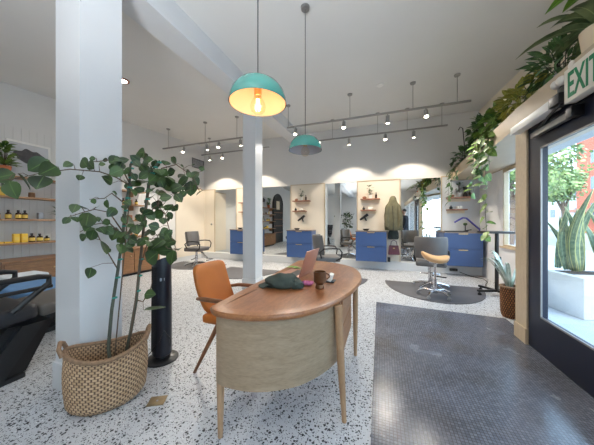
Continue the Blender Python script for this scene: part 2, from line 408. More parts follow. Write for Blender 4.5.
# plinth along the back, cream panels between the mirrors, brown edge strips
struct(MB().span((XL, 6.63, 0), (2.2, YB, 0.2), 0.004).build('baseboard_back', 'column', smooth=False), 'white plinth running under the mirrors')
struct(MB().span((XL, YF, 0), (XL+0.02, 6.63, 0.14)).build('baseboard_left', 'column', smooth=False))
panels = ((-6.0, -5.5), (-4.63, -3.64), (-2.66, -1.58), (-0.66, 0.46), (1.39, 2.2))
for i, (x0, x1) in enumerate(panels):
    p = struct(MB().span((x0, 6.77, 0.2), (x1, YB, 2.37)).build('trim_%d' % (i+1), 'cream' if i < 4 else 'column', smooth=False))
    MB().span((x0, 6.76, 2.37), (x1, YB, 2.395))  .build('cap_strip', 'beige', p, smooth=False)
    for x in (x0+0.012, x1-0.012):
        if x > -5.9 and x < 2.1: MB().span((x-0.011, 6.755, 0.2), (x+0.011, 6.772, 2.37)).build('edge_strip', 'beige', p, smooth=False)
p = struct(MB().span((XL, 5.55, 0.14), (XL+0.03, 6.77, 2.37)).build('trim_6', 'cream', smooth=False)); MB().span((XL, 5.55, 2.37), (XL+0.04, 6.76, 2.395))  .build('cap_strip', 'beige', p, smooth=False)
MB().ball((-5.64, 6.745, 1.17), (0.03, 0.03, 0.03)).build('knob', 'steel', bpy.data.objects['trim_1'])
# beadboard behind the shelves
b = MB()
for k in range(38): b.span((XL, 1.05+k*0.1, 0.14), (XL+0.006, 1.1465+k*0.1, 2.9))
struct(b.build('trim_7', 'wall', smooth=False), 'white beadboard behind the shelves')
# beam and columns
b = MB()
def bx(y): return -2.03-0.05*(y-1.05)
prof = [(YF, ), (YB, )]
rr = []
for y in (YF, YB): rr.append([(bx(y)-0.32, y, cz(y)-0.27), (bx(y), y, cz(y)-0.27), (bx(y), y, cz(y)+0.02), (bx(y)-0.32, y, cz(y)+0.02)])
struct(b.rings(rr).build('beam', 'column', smooth=False))
def column(x1, y0, s, name):
    t = cz(y0+s/2)-0.27
    o = MB().span((x1-s, y0, 0), (x1, y0+s, t-0.0)).build(name, 'column', smooth=False); struct(o)
    q = MB(); e = 0.014
    q.span((x1-s-e, y0-e, 0), (x1+e, y0+s+e, 0.2), 0.006); q.build('plinth', 'column', o, smooth=False)
column(-2.03, 1.05, 0.29, 'column'); column(-2.17, 3.77, 0.265, 'column')
# door: jamb post, leaf with glass
o = struct(MB().span((1.385, 3.05, 0.0), (1.5, 3.26, 2.27)).build('door_1', 'jamb', smooth=False), 'pale wood door frame post')
MB().span((1.373, 3.045, 0), (1.5, 3.265, 0.16), 0.004).build('plinth_block', 'jamb', o, smooth=False)
o2 = MB(); o2.span((1.40, 1.85, 0.012), (1.45, 2.0, 2.15)); o2.span((1.40, 2.845, 0.012), (1.45, 3.045, 2.15)); o2.span((1.40, 2.0, 0.012), (1.45, 2.845, 0.35)); o2.span((1.40, 2.0, 1.95), (1.45, 2.845, 2.15))
leafo = struct(o2.build('door_2', 'navydoor', smooth=False), 'navy black glazed entrance door')
MB().span((1.422, 1.99, 0.34), (1.428, 2.855, 1.96)).build('pane', 'glass', leafo, smooth=False)
g = MB()
for a in ((2.0, 0.35, 2.012, 1.95), (2.833, 0.35, 2.845, 1.95), (2.0, 0.35, 2.845, 0.365), (2.0, 1.935, 2.845, 1.95)): g.span((1.392, a[0], a[1]), (1.404, a[2], a[3]))
g.build('glazing_bead', 'alu', leafo, smooth=False)
struct(MB().span((1.40, 1.85, 2.155), (1.47, 3.05, 2.27)).build('trim_8', 'navydoor', smooth=False), 'dark head frame above the door')
# door closer, operator, exit sign, emergency light
t = thing('door_closer', 'long grey door closer bar across the top of the navy door', 'door closer', (1.40, 2.6, 2.07))
MB().span((-0.055, -0.22, -0.02), (-0.015, 0.3, 0.03), 0.006).build('slide_rail', 'alu', t)
MB().span((-0.075, -0.26, -0.03), (-0.0, -0.20, 0.05), 0.004).build('end_block', 'black', t)
t = thing('door_operator', 'white and black automatic door operator box above the door closer', 'door operator', (1.37, 2.8, 2.19))
MB().span((-0.085, -0.28, -0.02), (0.0, 0.33, 0.055), 0.006).build('cover', 'white', t)
MB().span((-0.085, -0.40, -0.015), (0.0, -0.281, 0.065), 0.004).build('end_cap', 'black', t)
MB().tube([(-0.05, -0.36, -0.012), (-0.05, -0.2, -0.055), (-0.03, -0.1, -0.075)], 0.01).build('arm', 'black', t)
t = thing('exit_sign', 'white EXIT sign with green letters above the entrance door', 'sign', (1.36, 2.14, 2.14))
MB().span((-0.06, -0.14, 0), (0.009, 0.23, 0.25), 0.006).build('housing', 'signwhite', t)
cu = bpy.data.curves.new('lettering', 'FONT'); cu.body = 'EXIT'; cu.size = 0.262; cu.extrude = 0.001; cu.align_x = 'CENTER'; cu.offset = 0.004
tmp = bpy.data.objects.new('tmp', cu); COL.objects.link(tmp); bpy.context.view_layer.update()
me = bpy.data.meshes.new_from_object(tmp); bpy.data.objects.remove(tmp)
me.materials.clear(); me.materials.append(M['green'])
o = bpy.data.objects.new('lettering', me); COL.objects.link(o); o.parent = t; o.location = (-0.0612, 0.055, 0.032); o.rotation_euler = (R(90), 0, R(-90)); o.scale = (0.52, 1, 1)
o['label'] = 'green letters EXIT'
MB().lathe([(0.028, 0), (0.028, 0.006), (0.02, 0.008)], m=Matrix.Rotation(-PI/2, 4, 'Y'), c=(-0.055, 0.16, 0.262), n=20).build('test_button', 'signwhite', t)
t = thing('emergency_light', 'small clear twin-lens emergency light beside the EXIT sign', 'emergency light', (1.37, 2.44, 2.27))
MB().span((-0.05, -0.045, 0.0), (0, 0.045, 0.05), 0.008).build('housing', 'black', t)
for y in (-0.03, 0.03): MB().ball((-0.06, y, 0.075), (0.036, 0.032, 0.036)).build('lamp_lens', 'potwhite', t)

# ---------------------------------------------------------------- tracks
lights = []
def spot(loc, tgt, power, size=100, blend=0.35, col=(1, 0.86, 0.68), rad=0.03):
    d = bpy.data.lights.new('spot_beam', 'SPOT'); d.energy = power; d.spot_size = R(size); d.spot_blend = blend; d.color = col; d.shadow_soft_size = rad
    o = bpy.data.objects.new('spot_beam', d); COL.objects.link(o); o.location = loc
    o.rotation_euler = (Vector(tgt)-Vector(loc)).to_track_quat('-Z', 'Y').to_euler()
def track(label, x0, x1, y, z, rods, heads):
    t = thing('track_light', label, 'track light', ((x0+x1)/2, y, z)); ox = (x0+x1)/2
    MB().span((x0-ox, -0.018, 0), (x1-ox, 0.018, 0.03), 0.003).build('rail', 'trackgrey', t)
    for x in rods:
        h = cz(y)-z
        q = MB().tube([(x-ox, 0, 0.03), (x-ox, 0, h-0.002)], 0.006, 6); q.lathe([(0.045, h-0.025), (0.05, h-0.002)], (x-ox, 0, 0), 16); q.build('drop_rod', 'trackgrey', t)
    for x, d, lit in heads:
        d = Vector(d).normalized(); p = Vector((x-ox, 0, -0.05)); e = p+d*0.12
        q = MB().tube([(x-ox, 0, 0), (x-ox, 0, -0.05)], 0.012, 8)
        q.tube([p-d*0.02, p-d*0.015, p+d*0.10, e], [0.026, 0.034, 0.036, 0.036], 14); hd = q.build('spot_head', 'trackgrey', t)
        MB().tube([e+d*0.0005, e+d*0.003], 0.032, 14).build('bulb_face', 'lampface', hd)
        wl = Vector((x, y, z-0.05))+d*0.15
        spot(wl, wl+d, 64 if d.y < 0.15 else 70, 106, 0.3, (1, 0.93, 0.83) if d.y < 0.15 else (1, 0.86, 0.68))
dn = (0.02, -0.35, -1); bk = (0, 0.22, -1)
track('grey front track light on right with four heads over the entrance floor', -1.95, 1.42, 4.75, 3.29, (-1.92, -0.6, 0.53, 1.22), [(-0.72, dn, 1), (0.1, bk, 1), (0.74, dn, 1), (-1.75, dn, 1)])
track('grey rear track light above the two mirrors beside the hanging coat', -1.55, 1.36, 6.0, 3.37, (-1.2, -0.1, 0.55, 1.25), [(-0.78, bk, 1), (0.07, dn, 1), (0.69, bk, 1)])
track('grey front track light behind the potted fig near the wall vent', -5.7, -3.0, 4.85, 3.26, (-5.5, -4.25, -3.3), [(-4.95, dn, 1), (-4.2, bk, 1), (-3.82, dn, 1), (-3.2, bk, 1)])
track('grey rear track light in the corner by the wall vent', -5.4, -3.0, 6.0, 3.36, (-5.1, -3.6), [(-4.58, dn, 1), (-5.1, bk, 1), (-3.7, bk, 1)])

# ---------------------------------------------------------------- pendants
def pendant(label, x, y, rim, liner, bulb):
    t = thing('pendant_lamp', label, 'pendant lamp', (x, y, rim)); h = cz(y)-rim
    pr = [(0.183, 0), (0.18, 0.03), (0.165, 0.075), (0.135, 0.115), (0.09, 0.145), (0.045, 0.158), (0.02, 0.162)]
    MB().lathe(pr+[(0.02, 0.16)]+[(r-0.004, z-0.003) for r, z in pr[::-1][1:-1]]+[(0.179, 0)], n=48, cap=False).build('shade', 'teal', t)
    ins = [(r-0.0055, max(0.0005, z-0.0045)) for r, z in pr[:-1]]
    MB().lathe(ins, n=48, cap=True).build('shade_lining', liner, t) if False else MB().lathe(ins, n=48, cap=False).build('shade_lining', liner, t)
    MB().lathe([(0.024, 0.05), (0.024, 0.15)], n=16).build('socket', 'brass', t)
    MB().tube([(0, 0, 0.155), (0, 0, h-0.02)], 0.0035, 6).build('cord', 'black', t)
    MB().lathe([(0.045, h-0.03), (0.05, h-0.001)], n=24).build('ceiling_canopy', 'steel', t)
    bb = MB().lathe([(0.02, 0.05), (0.03, 0.03), (0.046, 0.0), (0.05, -0.02), (0.044, -0.045), (0.026, -0.062), (0.004, -0.067)], n=24).build('bulb', 'bulbglass', t)
    if bulb:
        q = MB()
        for k in range(5):
            a = k*2*PI/5; q.tube([(0.008*math.cos(a), 0.008*math.sin(a), 0.03), (0.013*math.cos(a+0.5), 0.013*math.sin(a+0.5), -0.045)], 0.0022, 6)
        q.build('filament', 'bulbwarm', bb)
        d = bpy.data.lights.new('pendant_glow', 'POINT'); d.energy = 1.3; d.color = (1, 0.72, 0.48); d.shadow_soft_size = 0.035
        o = bpy.data.objects.new('pendant_glow', d); COL.objects.link(o); o.location = (x, y, rim-0.02)
pendant('teal dome pendant lamp glowing warm, nearest over the desk', -0.75, 1.335, 2.01, 'shadein', True)
pendant('unlit teal dome pendant lamp with grey lining over the far desk end', -0.80, 2.48, 2.045, 'shadeingrey', False)

# ---------------------------------------------------------------- ceiling bits
def can(x, y, label):
    t = thing('recessed_downlight', label, 'downlight', (x, y, cz(y)))
    tilt = Matrix.Rotation(math.atan(0.07), 4, 'X')
    MB().lathe([(0.075, -0.012), (0.105, -0.012), (0.11, 0.0)], n=32, cap=False, m=tilt).build('trim_ring', 'copper', t)
    MB().lathe([(0.076, -0.008), (0.001, -0.0085)], n=32, cap=False, m=tilt).build('light_face', 'canface', t)
    d = bpy.data.lights.new('downlight_beam', 'AREA'); d.shape = 'DISK'; d.size = 0.15; d.energy = CAN_W; d.color = (1, 0.95, 0.88)
    o = bpy.data.objects.new('downlight_beam', d); COL.objects.link(o); o.location = (x, y, cz(y)-0.03)
CAN_W = 6
can(-4.15, 2.74, 'round recessed ceiling light with copper ring beside white column')
for i, (x, y) in enumerate(((-4.2, 0.0), (0.1, -0.4), (0.1, -2.2), (-4.2, -2.2))):  # unseen ceiling lamps added here to even out the room light
    can(x, y, 'added unseen ceiling light with copper ring in the front part of the room')
    bpy.data.objects[[o.name for o in bpy.data.objects if o.name.startswith('recessed_downlight')][-1]]['group'] = 'added front room fill lights'
t = MB().lathe([(0.055, -0.02), (0.065, -0.012), (0.065, 0.0)], n=24).build('smoke_detector', 'white'); t.location = (-0.035, 4.6, cz(4.6)); tag(t, 'small round white smoke detector on ceiling above right track', 'smoke detector')
t = thing('air_vent', 'grey louvred air vent high on left wall near the back corner', 'vent', (-6.0, 6.5, 3.26))
q = MB(); q.span((0, -0.28, -0.16), (0.012, 0.28, -0.13)); q.span((0, -0.28, 0.13), (0.012, 0.28, 0.16)); q.span((0, -0.28, -0.13), (0.012, -0.25, 0.13)); q.span((0, 0.25, -0.13), (0.012, 0.28, 0.13)); q.build('frame', 'vent', t, False)
q = MB()
for k in range(12): q.box((0.008, 0, -0.12+k*0.022), (0.012, 0.5, 0.005), rot=Matrix.Rotation(0.6, 4, 'Y'))
q.build('louvres', 'vent', t, False)

# ---------------------------------------------------------------- back wall: mirrors, cabinets, shelves
for (x0, x1), lab in zip(((-5.49, -4.64), (-3.63, -2.67), (-1.57, -0.67), (0.47, 1.38)),
        ('tall frameless wall mirror beside the cream corner panel', 'tall wall mirror reflecting the arched black doorway', 'tall wall mirror behind the middle styling chair', 'tall wall mirror beside the hanging coat, reflecting a person')):
    o = MB().span((x0, 6.775, 0.2), (x1, 6.797, 2.37)).build('wall_mirror', 'mirror', smooth=False); tag(o, lab, 'mirror')
cab0 = None
def make_cab():
    t = thing('drawer_cabinet', '', 'cabinet', (0, 0, 0))
    MB().span((0, 0.02, 0), (0.76, 0.45, 0.76)).build('body', 'bluedark', t, False)
    for z0, z1 in ((0.005, 0.385), (0.395, 0.755)):
        d = MB().span((0.004, 0.0, z0), (0.756, 0.02, z1), 0.002).build('drawer', 'blue', t, False)
        MB().span((0.29, -0.018, z1-0.022), (0.47, 0.001, z1-0.004), 0.003).build('handle', 'brass', d, False)
    MB().span((-0.01, -0.01, 0.76), (0.77, 0.45, 0.785), 0.003).build('countertop', 'counter', t, False)
    return t
cab0 = make_cab(); cab0.location = (1.36, 6.32, 0.235); cab0['label'] = 'blue two-drawer cabinet at the window end with purple-blue bent lamp on top'; cab0['group'] = 'blue station cabinets'
for x, lab in ((-0.65, 'blue two-drawer cabinet beside the hanging olive coat'), (-2.61, 'blue two-drawer cabinet directly behind the laptop and cap'), (-4.56, 'blue two-drawer cabinet partly hidden behind far white column')):
    dup(cab0, (x, 6.32, 0.235), 0, lab)
sh0 = thing('wall_shelf', '', 'shelf', (0, 0, 0))
MB().span((0, 0, 0), (0.5, 0.2, 0.03), 0.003).build('board', 'pinkwood', sh0, False)
MB().span((0.02, 0.17, -0.07), (0.48, 0.2, 0), 0.003).build('back_cleat', 'potcream', sh0, False)
first = True
for nm, x, w, zs in (('beside the coat', -0.55, 0.5, (1.85, 1.55)), ('above the cabinet behind the laptop', -2.53, 0.52, (1.86, 1.56)), ('near the window', 1.5, 0.52, (1.82, 1.53)), ('at the far white column', -4.42, 0.5, (1.86, 1.56))):
    for k, z in enumerate(zs):
        lab = ('upper' if k == 0 else 'lower') + ' small brown wood wall shelf ' + nm
        if first: o = sh0; o.location = (x, 6.57, z); o['label'] = lab; o['group'] = 'station wall shelves'; first = False
        else: o = dup(sh0, (x, 6.57, z), 0, lab)
        o.scale = (w/0.5 if k == 0 else 0.4/0.5, 1, 1)
def cluster(q, c, rad, n, L, W, seed, droop=0.2, up=0.5, shape=1.0, curl=0.2):
    r = random.Random(seed)
    for i in range(n):
        while True:
            v = Vector((r.uniform(-1, 1), r.uniform(-1, 1), r.uniform(-1, 1)))
            if v.length < 1: break
        p = Vector(c)+Vector((v.x*rad[0], v.y*rad[1], v.z*rad[2]))
        d = (v+Vector((r.uniform(-0.5, 0.5), r.uniform(-0.5, 0.5), up-droop*r.random()*2)))
        s = r.uniform(0.7, 1.2)
        if p.z+d.normalized().z*L*s-curl*L*s < 0.01 and p.x > -0.3: continue
        q.leaf(p, d, (r.uniform(-0.4, 0.4), r.uniform(-0.4, 0.4), 1), L*s, W*s, curl, 0.25, shape)
    return q
def small_plant(label, x, y, z, pot='potwhite', pr=0.05, ph=0.08, leafm='deepleaf', h=0.22, n=26, L=0.09, W=0.035, seed=1, name='potted_plant', group=None):
    t = thing(name, label, 'plant', (x, y, z), group=group)
    MB().lathe([(pr*0.75, 0), (pr, ph), (pr*0.88, ph), (pr*0.8, ph*0.85)], n=20).build('pot', pot, t)
    q = MB(); r = random.Random(seed); st = MB()
    for i in range(n):
        a = r.uniform(0, 2*PI); hh = ph+h*r.random(); rr = pr*0.3+h*0.3*r.random()
        p = (rr*math.cos(a)*0.5, rr*math.sin(a)*0.5, hh); q.leaf(p, (math.cos(a), math.sin(a), r.uniform(0.0, 1.2)), (0, 0, 1), L*r.uniform(0.7, 1.2), W*r.uniform(0.8, 1.2), 0.3)
        if i % 3 == 0: st.tube([(0, 0, ph*0.8), (p[0]*0.5, p[1]*0.5, hh*0.7), p], 0.003, 5)
    q.build('foliage', leafm, t); st.build('stems', 'twig', t)
    return t
def bottle(label, x, y, z, r=0.03, h=0.15, body='amber', lab='label', group=None, name='bottle'):
    t = thing(name, label, 'bottle', (x, y, z), group=group)
    MB().lathe([(r*0.95, 0), (r, 0.004), (r, h*0.58), (r*0.8, h*0.68), (r*0.36, h*0.74), (r*0.36, h*0.8)], n=18).build('body', body, t)
    MB().lathe([(r*0.45, h*0.8), (r*0.45, h), (r*0.4, h*1.01)], n=14).build('cap', 'black', t)
    if lab: MB().lathe([(r+0.0008, h*0.12), (r+0.0008, h*0.5)], n=18, cap=False).build('label', lab, t)
    return t
S1 = 6.66
for x, z, tx, sd in ((-0.55, 1.88, 'upper shelf beside the coat', 3), (-2.53, 1.89, 'upper shelf above the cabinet behind the laptop', 4), (1.5, 1.85, 'upper shelf near the window', 5)):
    small_plant('leafy plant in white pot on '+tx, x+0.25, S1, z, 'potwhite', 0.055, 0.1, 'deepleaf', 0.24, 22, 0.08, 0.04, sd, group='station shelf plants')
    bottle('brown glass bottle at plant on '+tx, x+(0.40 if x < 1 else 0.46), S1, z, 0.028, 0.16, 'amber', None, 'station shelf bottles')
    o = MB().ball((0, 0, 0.035), (0.055, 0.045, 0.035), flat=-0.034).build('bowl', 'pinkwood'); o.location = (x+0.1, S1, z); tag(o, 'small round brown bowl on '+tx, 'bowl', 'station shelf bowls')
for x, z, tx in ((-0.55, 1.58, 'lower shelf beside the coat'), (-2.53, 1.59, 'lower shelf above the cabinet behind the laptop'), (1.5, 1.56, 'lower shelf near the window')):
    bottle('short dark jar on '+tx, x+0.08, S1, z, 0.035, 0.09, 'black', None, 'station shelf jars', 'jar')
    o = MB().box((0, 0, 0.035), (0.12, 0.08, 0.07), 0.01).build('box', 'potwhite'); o.location = (x+0.25, S1, z); tag(o, 'small white box on '+tx, 'box', 'station shelf boxes')
# tall hourglass vase by the window shelf
t = MB().lathe([(0.045, 0), (0.05, 0.04), (0.02, 0.12), (0.05, 0.22), (0.052, 0.24)], n=18).build('vase', 'blackmetal'); t.location = (1.865, S1-0.03, 1.85); tag(t, 'dark hourglass vase on the upper shelf near the window', 'vase')
# station tools
def dryer(label, x, z):
    t = thing('hair_dryer', label, 'hair dryer', (x, 6.72, z))
    MB().tube([(-0.1, -0.05, -0.07), (0.07, -0.05, 0.05), (0.11, -0.05, 0.075)], [0.026, 0.036, 0.04], 12).build('barrel', 'black', t)
    MB().tube([(0.02, -0.05, 0.01), (0.07, -0.05, -0.1)], 0.02, 10).build('handle', 'black', t)
    MB().box((0.02, 0.0, -0.01), (0.05, 0.1, 0.04), 0.005).build('wall_bracket', 'blackmetal', t)
dryer('black hair dryer held on wall above cabinet beside the coat', -0.47, 1.38)
dryer('black hair dryer held on wall above cabinet behind the laptop', -2.28, 1.36)
t = thing('bent_lamp', 'purple-blue bent-arm lamp standing on the window-end cabinet', 'lamp', (1.83, 6.5, 1.02))
MB().lathe([(0.06, 0), (0.06, 0.02), (0.02, 0.03)], n=18).build('base', 'black', t)
MB().tube([(0, 0, 0.02), (0.27, -0.02, 0.05)][:1]+[(0.02, 0, 0.03), (0.12, 0, 0.05)], 0.012, 8).build('foot_bar', 'black', t)
MB().tube([(-0.22, 0, 0.22), (-0.05, 0, 0.33), (0.02, 0, 0.32), (0.28, 0, 0.06)], 0.02, 10).build('arm', 'indigo', t)
MB().tube([(0.28, 0, 0.06), (0.28, 0, 0.0)], 0.012, 8).build('arm_foot', 'indigo', t)
MB().tube([(0.0, 0, 0.03), (0.0, 0, 0.2)], 0.01, 8).build('post', 'black', t); MB().ball((0.0, 0, 0.18), (0.045, 0.03, 0.035)).build('knob', 'deepleaf', t)
o = MB().box((0, 0, 0.012), (0.36, 0.18, 0.024), 0.006).build('tool_tray', 'black'); o.location = (1.66, 6.46, 1.02); o.location = (1.58, 6.44, 1.02); tag(o, 'flat black tool tray on the window-end cabinet', 'tray')
for x, lab in ((-2.35, 'low dark dish on the cabinet behind the laptop'), (-0.4, 'low dark dish on the cabinet beside the coat'), (-4.3, 'low dark dish on the cabinet at the far column')):
    o = MB().lathe([(0.05, 0), (0.09, 0.05), (0.085, 0.05), (0.045, 0.008)], n=20).build('dish', 'black'); o.location = (x, 6.5, 1.02); tag(o, lab, 'dish', 'station dishes')
# coat, dark jacket, handbag
def garment(name, label, x, y, secs, m, seed, folds=0.1):
    q = MB(); rr = []
    for z, w, dp, dx in secs:
        ring = []
        for j in range(40):
            a = 2*PI*j/40; k = 1+folds*noise.noise(Vector((math.cos(a)*2.2+seed, math.sin(a)*2.2, z*1.3)))+folds*0.5*math.sin(a*9+seed)*(0.4 if z > secs[0][0]-0.2 else 1)
            ring.append((dx+w*math.cos(a)*k, min(dp*math.sin(a)*k, dp*0.9), z))
        rr.append(ring)
    o = q.rings(rr).build(name, m); o.location = (x, y, 0); return o
o = garment('coat', '', 0.27, 6.60, [(1.93, 0.02, 0.02, 0), (1.915, 0.055, 0.05, 0), (1.86, 0.085, 0.09, 0), (1.80, 0.095, 0.1, 0), (1.745, 0.12, 0.1, 0), (1.69, 0.165, 0.11, 0), (1.62, 0.185, 0.12, 0), (1.4, 0.20, 0.13, 0.0), (1.2, 0.205, 0.13, 0.0), (1.08, 0.21, 0.135, 0.01), (1.035, 0.205, 0.12, 0.015)], 'olive', 2)
tag(o, 'olive green hooded coat hanging on the cream wall', 'coat')
sl = MB(); sl.tube([(0.13, -0.07, 1.66), (0.17, -0.1, 1.4), (0.165, -0.1, 1.12)], [0.05, 0.06, 0.05], 12); sl.build('sleeve', 'olive', o)
sl = MB(); sl.tube([(-0.13, -0.07, 1.66), (-0.16, -0.1, 1.4), (-0.155, -0.1, 1.12)], [0.05, 0.06, 0.05], 12); sl.build('sleeve', 'olive', o)
sl = MB(); sl.tube([(-0.02, -0.12, 1.66), (0.0, -0.135, 1.3), (0.0, -0.14, 1.02)], 0.008, 6); sl.build('zip', 'darkcloth', o)
o = garment('jacket', '', 0.28, 6.66, [(1.03, 0.10, 0.05, 0), (0.97, 0.125, 0.07, 0), (0.84, 0.135, 0.07, 0), (0.80, 0.12, 0.06, 0)], 'darkcloth', 5)
tag(o, 'dark jacket hem showing below the olive coat', 'jacket')
t = thing('hanging_handbag', 'burgundy handbag hanging below the olive coat', 'bag', (0.29, 6.62, 0.4))
MB().rings([[(-0.13, -0.05, 0), (0.13, -0.05, 0), (0.13, 0.05, 0), (-0.13, 0.05, 0)], [(-0.14, -0.06, 0.02), (0.14, -0.06, 0.02), (0.14, 0.06, 0.02), (-0.14, 0.06, 0.02)], [(-0.11, -0.03, 0.24), (0.11, -0.03, 0.24), (0.11, 0.03, 0.24), (-0.11, 0.03, 0.24)]]).build('body', 'burgundy', t, False)
MB().tube([(-0.08, 0, 0.23), (-0.06, 0, 0.34), (0.0, 0, 0.38), (0.06, 0, 0.34), (0.08, 0, 0.23)], 0.008, 8).build('strap', 'burgundy', t)
MB().box((0, -0.055, 0.17), (0.05, 0.012, 0.03), 0.003).build('clasp', 'brass', t)
o = MB().box((0, 0, 0), (0.07, 0.06, 0.12), 0.008).build('power_socket', 'black'); o.location = (0.17, 6.6, 0.27); tag(o, 'black power adaptor at the wall below the burgundy handbag', 'power adaptor')
t = thing('power_strip', 'black power strip on the plinth below the window-end cabinet', 'power strip', (1.62, 6.61, 0.1))
MB().span((-0.08, -0.035, -0.03), (0.08, 0.018, 0.03), 0.006).build('body', 'black', t)
for dx in (-0.04, 0.045): MB().box((dx, -0.05, 0.01), (0.045, 0.045, 0.05), 0.006).build('plug', 'black', t)
o = MB().tube([(1.72, 6.52, 0.07), (1.9, 6.42, 0.012), (2.08, 6.2, 0.008), (2.05, 5.9, 0.008), (1.95, 5.7, 0.008), (1.9, 5.55, 0.008)], 0.008, 6).build('electric_cable', 'black'); tag(o, 'black power cord lying on floor behind the tray stand', 'cord')

# ---------------------------------------------------------------- floor mats and styling chairs
def mat_(label, x, y, w, d):
    poly = [(x+w*math.cos(a), y-d*math.sin(a)) for a in [PI*k/40 for k in range(41)]]
    o = MB().prism(poly, 0.0005, 0.012, 0.003).build('salon_mat', 'matgrey'); tag(o, label, 'mat', 'half-moon salon mats')
mat_('half-moon grey floor mat under the tan saddle stool', 0.90, 5.35, 0.84, 1.2)
mat_('half-moon grey floor mat hidden behind the desk', -1.15, 5.35, 0.86, 1.1)
mat_('half-moon grey floor mat behind far white column', -3.18, 5.5, 0.74, 1.15)
mat_('half-moon grey floor mat under the leftmost styling chair', -5.08, 5.75, 0.82, 1.0)
def styling_chair(label):
    t = thing('styling_chair', label, 'chair', (0, 0, 0), group='grey styling chairs')
    q = MB(); q.lathe([(0.05, 0.05), (0.05, 0.09), (0.035, 0.11)], n=18)
    for k in range(5):
        a = k*2*PI/5+PI/2; q.tube([(0.03*math.cos(a), 0.03*math.sin(a), 0.085), (0.18*math.cos(a), 0.18*math.sin(a), 0.07), (0.31*math.cos(a), 0.31*math.sin(a), 0.035)], [0.026, 0.022, 0.018], 8); q.ball((0.31*math.cos(a), 0.31*math.sin(a), 0.019), (0.028, 0.028, 0.018), 10)
    q.build('base', 'chrome', t)
    MB().lathe([(0.04, 0.1), (0.04, 0.28), (0.03, 0.285), (0.03, 0.42)], n=18).build('hydraulic_column', 'chrome', t)
    MB().tube([(0.04, 0, 0.22), (0.2, 0.02, 0.2), (0.26, 0.02, 0.2)], 0.012, 8).build('pump_pedal', 'blackmetal', t)
    MB().box((0, 0.02, 0.47), (0.5, 0.5, 0.11), 0.04, seg=3).build('seat', 'grey', t)
    rr = []
    for z, r, off in ((0.56, 0.26, 0.0), (0.62, 0.275, 0), (0.8, 0.285, -0.02), (0.93, 0.28, -0.04), (0.965, 0.265, -0.045)):
        ring = []
        th = 0.07 if 0.56 < z < 0.96 else 0.045
        for k in range(15):
            a = PI+PI*0.06+PI*0.88*k/14; ring.append((r*math.cos(a), r*math.sin(a)*0.85-0.02+off, z))
        for k in range(14, -1, -1):
            a = PI+PI*0.06+PI*0.88*k/14; ring.append(((r-th)*math.cos(a), (r-th)*math.sin(a)*0.85-0.02+off, z))
        rr.append(ring)
    MB().rings(rr).build('backrest', 'grey', t)
    for s in (-1, 1):
        MB().tube([(s*0.25, -0.12, 0.5), (s*0.29, -0.16, 0.62), (s*0.29, -0.08, 0.69), (s*0.29, 0.1, 0.7), (s*0.29, 0.24, 0.69), (s*0.29, 0.29, 0.62), (s*0.28, 0.27, 0.5), (s*0.25, 0.18, 0.45)], 0.016, 8).build('armrest', 'blackmetal', t)
    MB().tube([(-0.03, 0.15, 0.40), (-0.03, 0.36, 0.2), (-0.18, 0.42, 0.17), (0.18, 0.42, 0.17), (0.03, 0.36, 0.2), (0.03, 0.15, 0.40)], 0.012, 8).build('footrest', 'chrome', t)
    return t
sc0 = styling_chair('grey styling chair behind the tan saddle stool'); sc0.location = (0.87, 5.08, 0.012); sc0.rotation_euler = (0, 0, R(-8))
dup(sc0, (-1.13, 4.95, 0.012), R(-70), 'grey styling chair seen between the cup and blue cabinet')
dup(sc0, (-5.0, 5.35, 0.012), R(-80), 'grey styling chair nearest the vent corner, behind the fig')
# saddle stool
t = thing('saddle_stool', 'tan saddle stool on chrome wheeled base in front of styling chair', 'stool', (0.83, 4.46, 0.012))
rr = []
for i in range(13):
    f = -1+2*i/12; w = 0.16*math.sqrt(max(0.02, 1-f**4)); x = 0.21*f; zt = 0.07*f*f-0.01-0.03*f
    rr.append([(x, w*math.cos(a), 0.635+zt+(0.055 if math.sin(a) > 0 else 0.075)*math.sin(a)*(w/0.16)**0.5) for a in [2*PI*j/16 for j in range(16)]])
MB().rings(rr).build('seat', 'tan', t, sub=1)
MB().lathe([(0.03, 0.09), (0.03, 0.3), (0.02, 0.31), (0.02, 0.54), (0.09, 0.56), (0.09, 0.585)], n=18).build('gas_column', 'chrome', t)
q = MB(); q.lathe([(0.04, 0.06), (0.045, 0.1), (0.03, 0.12)], n=16)
cs = []
for k in range(5):
    a = k*2*PI/5+0.4; c, s = math.cos(a), math.sin(a); q.tube([(0.03*c, 0.03*s, 0.1), (0.15*c, 0.15*s, 0.11), (0.25*c, 0.25*s, 0.07)], [0.022, 0.02, 0.016], 8); cs.append((0.25*c, 0.25*s))
q.build('base', 'chrome', t)
for c in cs: MB().lathe([(0.024, -0.016), (0.027, -0.01), (0.027, 0.01), (0.024, 0.016)], (c[0], c[1], 0.028), 14, m=Matrix.Rotation(PI/2, 4, 'X')).tube([(c[0], c[1], 0.03), (c[0], c[1], 0.07)], 0.01, 6).build('caster', 'steel', t)
MB().tube([(0.02, 0, 0.55), (0.12, -0.03, 0.53)], 0.006, 6).build('height_lever', 'black', t)
